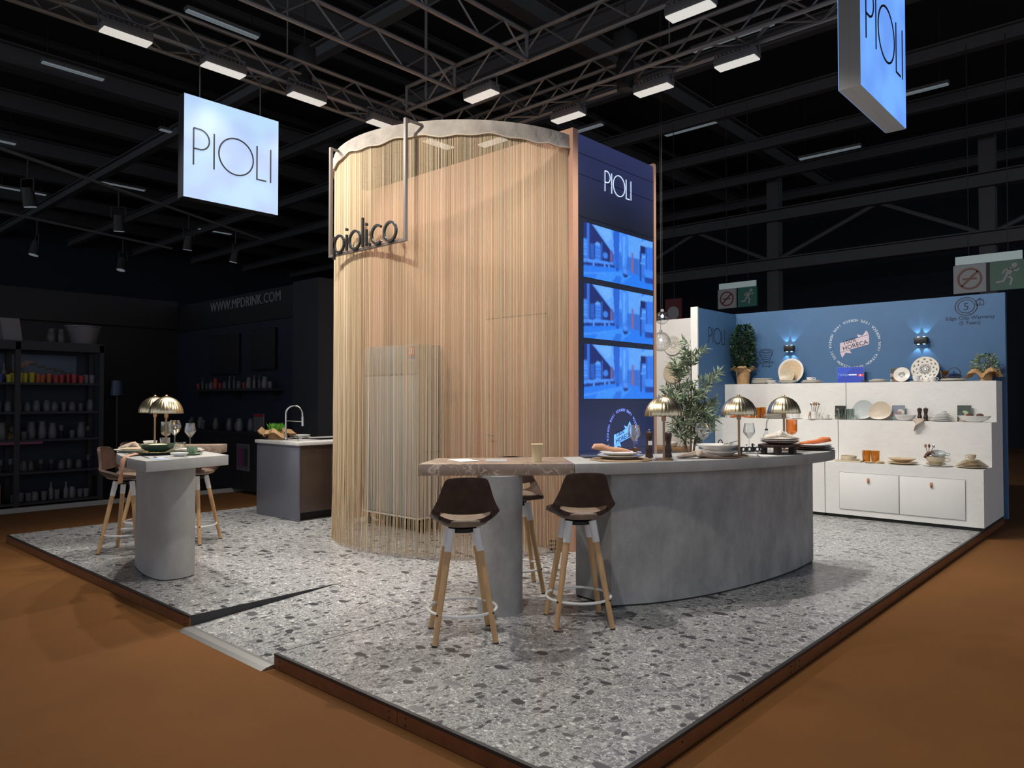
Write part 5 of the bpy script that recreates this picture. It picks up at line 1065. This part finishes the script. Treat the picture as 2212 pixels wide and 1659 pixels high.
stack(9.45,1.715,Z1,[.158,.150,.135,.118,.100,.080],['stoneware','tan_glaze','stoneware','tan_glaze','stoneware','stoneware'],'sand plate of the pyramid at the right of the base step',.014,.020); cup(9.45,1.715,Z1+.092,.042,.055,'stoneware','sand cup on top of the plate pyramid on the base step',R(100))

# ---------------------------------------------------------------- cream wall by the tower
for z,r,lab,pt in [(2.355,.155,'patterned round plate hanging on the cream wall',1),(1.92,.165,'plain cream plate hanging on the cream wall',0)]:
    o = item('wall_plate',lm(f'wallp{r}',P_plate(r,.03),'porcelain' if pt else 'stoneware',40),(10.408,5.967,z),lab,'plate',None,LEAN(90))
    if pt:
        mb = MB(); T = lambda p:(p[0],p[1],p[2]+.0085)
        mb.stroke(circ(0,0,.03,16),.005,.0006,T,True)
        for i in range(10):
            a = 2*math.pi*i/10; mb.stroke([(.04*math.cos(a),.04*math.sin(a)),(.07*math.cos(a),.07*math.sin(a))],.006,.0006,T)
        T2 = lambda p:(p[0],p[1],p[2]+.010+max(0,(math.hypot(p[0],p[1])-r*.64))*.30)
        for i in range(26):
            a = 2*math.pi*i/26; mb.stroke([(.108*math.cos(a),.108*math.sin(a)),(.128*math.cos(a+.06),.128*math.sin(a+.06))],.007,.0006,T2)
        mb.build('motif','slate',o,smooth=0)
for i,(u,z,lab) in enumerate([(0,2.53,'upper clear glass pendant globe beside the screen tower'),(.02,2.24,'lower clear glass pendant globe beside the screen tower')]):
    t = thing('pendant_lamp',lab,'pendant lamp',(8.20+.13*i,4.86+.10*i,z)); MB().ball((0,0,0),[.085,.125][i],20,12).build('globe','clear_glass',t); MB().cyl((0,0,[.08,.12][i]),(0,0,[.11,.15][i]),.02,n=10).build('cap','paper_grey',t); MB().cyl((0,0,.1),(0,0,10.2-z),.003,n=5).build('cord','cable_black',t); MB().ball((0,0,.02),.022,10,8).build('bulb','led_white',t)
cs = thing('console_table','pale wooden console table below the hanging plates','console table',(10.15,5.95,PZ)); MB().box((0,0,.66),(.42,1.2,.05)).build('top','mid_wood',cs,bevel=.004)
for x in (-.18,.18):
    for y in (-.55,.55): MB().box((x,y,.32),(.05,.05,.635)).build('leg','mid_wood',cs,smooth=0)
bowl(10.08,5.80,.766,.08,.07,'porcelain_white','white bowl on the console table left of the olive trunk'); tumbler(10.10,6.15,.766,.04,.10,'green_glass','pale green glass on the console table'); cup(10.05,5.62,.766,.045,.06,'porcelain_white','white cup on the console table behind the olive stems',R(-90))
# ================================================================== NEIGHBOURING STAND (far left, dark)
o = MB().box((3.0,13.35,.03),(9.6,3.9,.06)).build('floor_booth','booth_black',smooth=0); tag(o,'dark low floor of the neighbouring stand',kind='structure')
o = MB().box((3.0,11.385,.032),(9.6,.04,.064)).build('trim_60','paper_grey',smooth=0); tag(o,'pale edging strip of the neighbouring stand',kind='structure')
o = MB().box((1.2,15.35,1.75),(10.8,.12,3.5)).build('wall_booth','booth_black',smooth=0); tag(o,'black rear wall of the neighbouring stand',kind='structure')
o = MB().box((1.2,15.23,3.18),(10.7,.14,.52)).build('trim_61','booth_black',smooth=0); tag(o,'black fascia above the neighbouring shelves',kind='structure')
o = MB().box((6.66,12.9,1.70),(.14,4.9,3.40)).build('wall_booth_right','booth_navy',smooth=0); tag(o,'navy side wall of the neighbouring stand lettered with a web address',kind='structure'); wn = o
o2 = MB().box((-.085,0,1.42),(.03,4.85,.52)).build('fascia','booth_black',wn,(6.66,12.9,1.7),smooth=0)
text_mb('WWW.MPDRINK.COM',.25,.01,lambda p:(6.555-p[2],13.73-p[0]*1.0,3.16+p[1]),'LEFT').build('lettering','booth_text',wn,smooth=0)
o = MB().box((6.60,10.08,1.68),(.55,.72,3.36)).build('trim_62','booth_grey',smooth=0); tag(o,'grey pillar at the end of the neighbouring stand',kind='structure')
for y0,y1,z0,z1,m,lab in [(11.35,12.15,2.0,2.72,'booth_black','dark square screen on the navy side wall'),(12.6,13.7,1.95,2.7,'booth_black','second dark screen deeper on the navy side wall')]:
    t = thing('wall_screen',lab,'screen',(6.58,(y0+y1)/2,z0)); MB().box((-.03,0,(z1-z0)/2),(.05,y1-y0,z1-z0)).build('bezel','booth_black',t,bevel=.01); MB().box((-.057,0,(z1-z0)/2),(.004,y1-y0-.06,z1-z0-.06)).build('panel','cast_iron',t,smooth=0)
# dark counter with poster
t = thing('booth_counter','dark counter of the neighbouring stand with a small poster','counter',(6.1,12.0,.06)); MB().box((0,0,.44),(.6,3.0,.88)).build('body','booth_black',t,smooth=0); MB().box((0,0,.90),(.66,3.06,.04)).build('worktop','cast_iron',t,smooth=0); MB().box((-.305,-1.0,.52),(.01,.40,.42)).build('poster','p_white',t,smooth=0)
r = Raster(16,16,(.09,.07,.09)); r.rect(.08,.1,.45,.9,(.16,.03,.12)); r.rect(.5,.15,.92,.85,(.03,.03,.03)); r.rect(.55,.2,.62,.8,(.1,.1,.1)); link('poster_print',r.mesh('poster_print',.34,.36,'printed_card',lambda p:(-.311,-1.0-p[0],.34+p[1])),t)
t = thing('booth_sign_card','white table card with red header on the neighbouring counter','card',(5.98,10.85,.981)); MB().box((0,0,.14),(.02,.30,.28)).build('card','p_white',t,smooth=0); MB().box((-.011,0,.255),(.004,.30,.04)).build('header','p_red',t,smooth=0)
q = random.Random(21)
def bottle_me(kind, m):
    k = (kind,m)
    if k not in LM:
        pr = {'bottle':[(e_,0),(.03,0),(.032,.01),(.032,.13),(.012,.17),(.012,.23),(e_,.232)],'cup':[(e_,0),(.032,0),(.042,.11),(.039,.11),(.03,.01),(e_,.01)],'jar':[(e_,0),(.045,0),(.05,.02),(.05,.10),(.035,.12),(.035,.135),(e_,.137)],'pitcher':[(e_,0),(.05,0),(.062,.06),(.05,.14),(.04,.17),(.05,.20),(.046,.20),(.036,.17),(e_,.02)],'glass':[(e_,0),(.03,0),(.004,.008),(.004,.07),(.03,.09),(.035,.15),(.031,.15),(.02,.09),(e_,.085)]}[kind]
        LM[k] = MB().lathe(pr,12).mesh(kind,m)
    return LM[k]
NTH = ['first','second','third','fourth','fifth','sixth','seventh','eighth','ninth','tenth','eleventh','twelfth','thirteenth','fourteenth','fifteenth','sixteenth','seventeenth','eighteenth']
NAMES = dict(bottle='bottle',cup='beaker',jar='jar',pitcher='pitcher',glass='stem_glass')
# shelf rack
SR = thing('shelf_rack','tall black shelf rack of colourful barware on the neighbouring stand','shelf rack',(2.95,11.72,.064))
for x in (-1.05,-.1,.93): MB().box((x,-.22,1.10),(.06,.06,2.2)).build('upright','booth_grey',SR,smooth=0); MB().box((x,.22,1.10),(.06,.06,2.2)).build('upright','booth_grey',SR,smooth=0)
MB().box((-.06,0,2.16),(2.05,.50,.12)).build('top_beam','booth_grey',SR,smooth=0); MB().box((-.06,.26,1.1),(2.05,.02,2.1)).build('back_panel','booth_navy',SR,smooth=0)
LV = [.03,.44,.875,1.25,1.645]
for z in LV: MB().box((-.06,0,z),(1.96,.46,.03)).build('shelf','booth_grey',SR,smooth=0)
pr_ = Raster(24,12,(.03,.07,.13)); pr_.rect(.0,.0,.3,1,(.02,.04,.09)); pr_.poly([(.1,1),(.5,.2),(.56,.25),(.2,1)],(.18,.10,.07)); pr_.poly([(.5,.3),(.95,.7),(.93,.8),(.48,.36)],(.01,.015,.02))
link('backlit_print',pr_.mesh('backlit_print',1.2,.36,'printed_card',lambda p:(.15+p[0],.24,1.70+p[1])),SR)
def shelf_row(zl, kinds, mats, x0, x1, n, y, label, group):
    for i in range(n):
        x = x0+(x1-x0)*(i+.5)/n+q.uniform(-.015,.015); kd = q.choice(kinds); m = mats[min(len(mats)-1,int(i/n*len(mats)))]
        ob_ = item(NAMES[kd],bottle_me(kd,m),(2.95+x,11.72+y+q.uniform(-.03,.03),.064+zl+.0155),f'{label}, {NTH[i]} from the left',NAMES[kd].replace('_',' '),group); ob_.scale = (1,1,q.uniform(.9,1.25))
shelf_row(LV[4],['bottle'],['p_white'],-1.0,.15,9,.10,'pale bottle standing at the back of the top rack shelf','pale bottles on the top rack shelf')
shelf_row(LV[4],['cup'],['p_blue','p_blue','p_blue'],-1.0,-.22,8,-.12,'dark blue beaker on the top rack shelf','blue beakers on the rack')
shelf_row(LV[4],['cup'],['p_yellow'],-.22,.12,5,-.12,'yellow beaker on the top rack shelf','yellow beakers on the rack'); shelf_row(LV[4],['cup'],['p_orange'],.12,.34,3,-.12,'orange beaker on the top rack shelf','orange beakers on the rack'); shelf_row(LV[4],['cup'],['p_red'],.34,.72,5,-.12,'red beaker on the top rack shelf','red beakers on the rack'); shelf_row(LV[4],['cup'],['p_white'],.72,.88,2,-.12,'white beaker at the right end of the top rack shelf','white beakers on the rack')
shelf_row(LV[3],['jar','cup'],['p_clear'],-1.0,.88,17,-.08,'greyish clear barware piece on the second rack shelf from the top','clear barware on the second rack shelf')
shelf_row(LV[2],['cup','glass','pitcher'],['p_grey','p_clear'],-1.0,.88,16,-.08,'dim glassware piece on the middle rack shelf','dim glassware on the middle rack shelf')
shelf_row(LV[1],['glass','jar'],['p_clear','p_grey'],-1.0,.88,16,-.08,'dim glassware piece on the second rack shelf from the floor','dim glassware on the lower rack shelf')
shelf_row(LV[0],['bottle','jar','cup'],['p_white'],-.15,.85,11,-.06,'whitish bottle on the lowest rack shelf','whitish bottles on the lowest rack shelf')
tag(MB().box((0,0,.13),(.28,.22,.26)).build('orange_box','p_orange',None,(2.55,11.66,.064+LV[0]+.0155),smooth=0),'orange box on the lowest rack shelf','box'); tag(MB().lathe([(e_,0),(.07,0),(.12,.09),(.12,.15),(.07,.22),(e_,.225)],16).build('gold_pot','p_gold',None,(2.22,11.66,.064+LV[0]+.0155)),'golden pot on the lowest rack shelf','pot')
gd = MB().lathe([(.17,0),(.16,.07),(.12,.13),(.05,.17),(e_,.175)],24).build('gold_dome','p_gold',None,(2.86,11.85,.064+LV[2]+.0155)); tag(gd,'golden dome lid on the middle rack shelf','lid')
tag(MB().box((0,0,0),(1.2,.02,.03)).build('pink_strip','p_pink',SR,(-.4,-.235,LV[2]-.03),smooth=0))
# on top of the rack
tb = thing('white_bucket','off-white bucket on top of the shelf rack','bucket',(3.70,11.70,2.285)); MB().lathe([(e_,0),(.16,0),(.22,.24),(.235,.245),(.235,.26),(.215,.26),(.15,.02),(e_,.02)],24).build('body','p_white',tb)
tag(MB().prism([(-.12,0),(.10,0),(.06,.30),(-.16,.30)],-.1,.1,T=lambda p:(p[0],p[2],p[1])).build('leaning_box','p_white',None,(2.83,11.70,2.285),smooth=0),'pale leaning box on top of the shelf rack','box')
for x in (3.30,3.42): item('pitcher',bottle_me('pitcher','p_grey'),(x,11.70,2.285),'small grey pitcher beside the white bucket on the rack','pitcher','pitchers on top of the rack')
# shelf of the right wing with cups
t = thing('wall_shelf','dark wall shelf with cups on the navy side wall','shelf',(6.42,12.6,1.66)); MB().box((0,0,0),(.34,3.0,.04)).build('board','booth_grey',t,smooth=0)
for y in (-1.3,0,1.3): MB().box((.08,y,-.09),(.18,.03,.14)).build('bracket','booth_grey',t,smooth=0)
for i in range(16):
    kd = q.choice(['jar','cup','pitcher','bottle']); m = q.choice(['p_white','p_grey','p_clear','p_white','p_red']); item(NAMES[kd],bottle_me(kd,m),(6.40,11.25+.175*i,1.681),f'{NTH[15-i]} dim vessel from the left on the neighbouring wall shelf',NAMES[kd].replace('_',' '),'vessels on the neighbouring wall shelf')
for i in range(15):
    kd = q.choice(['jar','cup','pitcher','glass']); m = q.choice(['p_white','p_clear','p_grey']); item(NAMES[kd],bottle_me(kd,m),(6.0+q.uniform(-.1,.15),11.3+.14*i,.981),f'{NTH[14-i]} pale cup from the left on the dark neighbouring counter',NAMES[kd].replace('_',' '),'cups on the neighbouring counter')
# small white lamp and curtain posts at the rear
t = thing('booth_lamp','small white shaded lamp at the back of the neighbouring stand','lamp',(5.35,15.0,.07)); MB().cyl((0,0,0),(0,0,1.55),.02,n=8).build('pole','p_grey',t); MB().lathe([(.12,1.5),(.10,1.78)],16).build('shade','p_sky',t); MB().lathe([(e_,0),(.14,0),(.14,.02),(e_,.02)],16).build('base','p_grey',t)
t = thing('curtain_panel','dark blue pleated curtain at the back of the neighbouring stand','curtain',(4.65,15.2,.06))
MB().add([(x,.03*math.sin(x*22),z) for z in (0,2.3) for x in np.linspace(-.55,.55,60)]+[(x,.03*math.sin(x*22)+.01,z) for z in (0,2.3) for x in np.linspace(-.55,.55,60)],[(i,i+1,61+i,60+i) for i in range(59)]+[(120+i,121+i,181+i,180+i) for i in range(59)]).build('cloth','booth_navy',t)
# spot heads on the neighbours' lighting bars
BARS = [((1.2,10.2,4.62),(8.2,14.7,4.95)),((1.4,14.5,4.75),(6.6,15.6,4.65))]
SPT = [tuple(BARS[b_][0][k_]+(BARS[b_][1][k_]-BARS[b_][0][k_])*t_-(.40 if k_==2 else 0) for k_ in range(3)) for b_,t_ in [(0,.05),(0,.24),(0,.45),(0,.67),(0,.86),(1,.2),(1,.5),(1,.8)]]
for i,(x,y,z) in enumerate(SPT):
    t = thing('stage_spot',(f'{NTH[i]} small black stage spotlight from the left on the front lighting bar' if i < 5 else f'{NTH[i-5]} small black stage spotlight from the left on the rear lighting bar'),'spotlight',(x,y,z),R(30*i),'stage spots over the neighbouring stand'); MB().cyl((0,0,0),(.05,0,-.24),.07,.085,n=14).build('barrel','cable_black',t); MB().tube([(0,-.10,-.05),(0,-.10,.12),(0,.10,.12),(0,.10,-.05)],.01,6).build('yoke','cable_black',t); MB().cyl((.05,0,-.24),(.052,0,-.25),.075,n=14).build('lens','hall_lamp',t); MB().cyl((0,0,.12),(0,0,.42),.012,n=6).build('clamp','cable_black',t)
for (p0,p1,lab) in [(*BARS[0],'dark lighting bar with stage spots over the neighbouring stand'),(*BARS[1],'rear dark lighting bar over the neighbouring stand')]:
    tag(MB().cyl(p0,p1,.025,n=8).build('lighting_bar','beam_grey'),lab,'lighting bar')
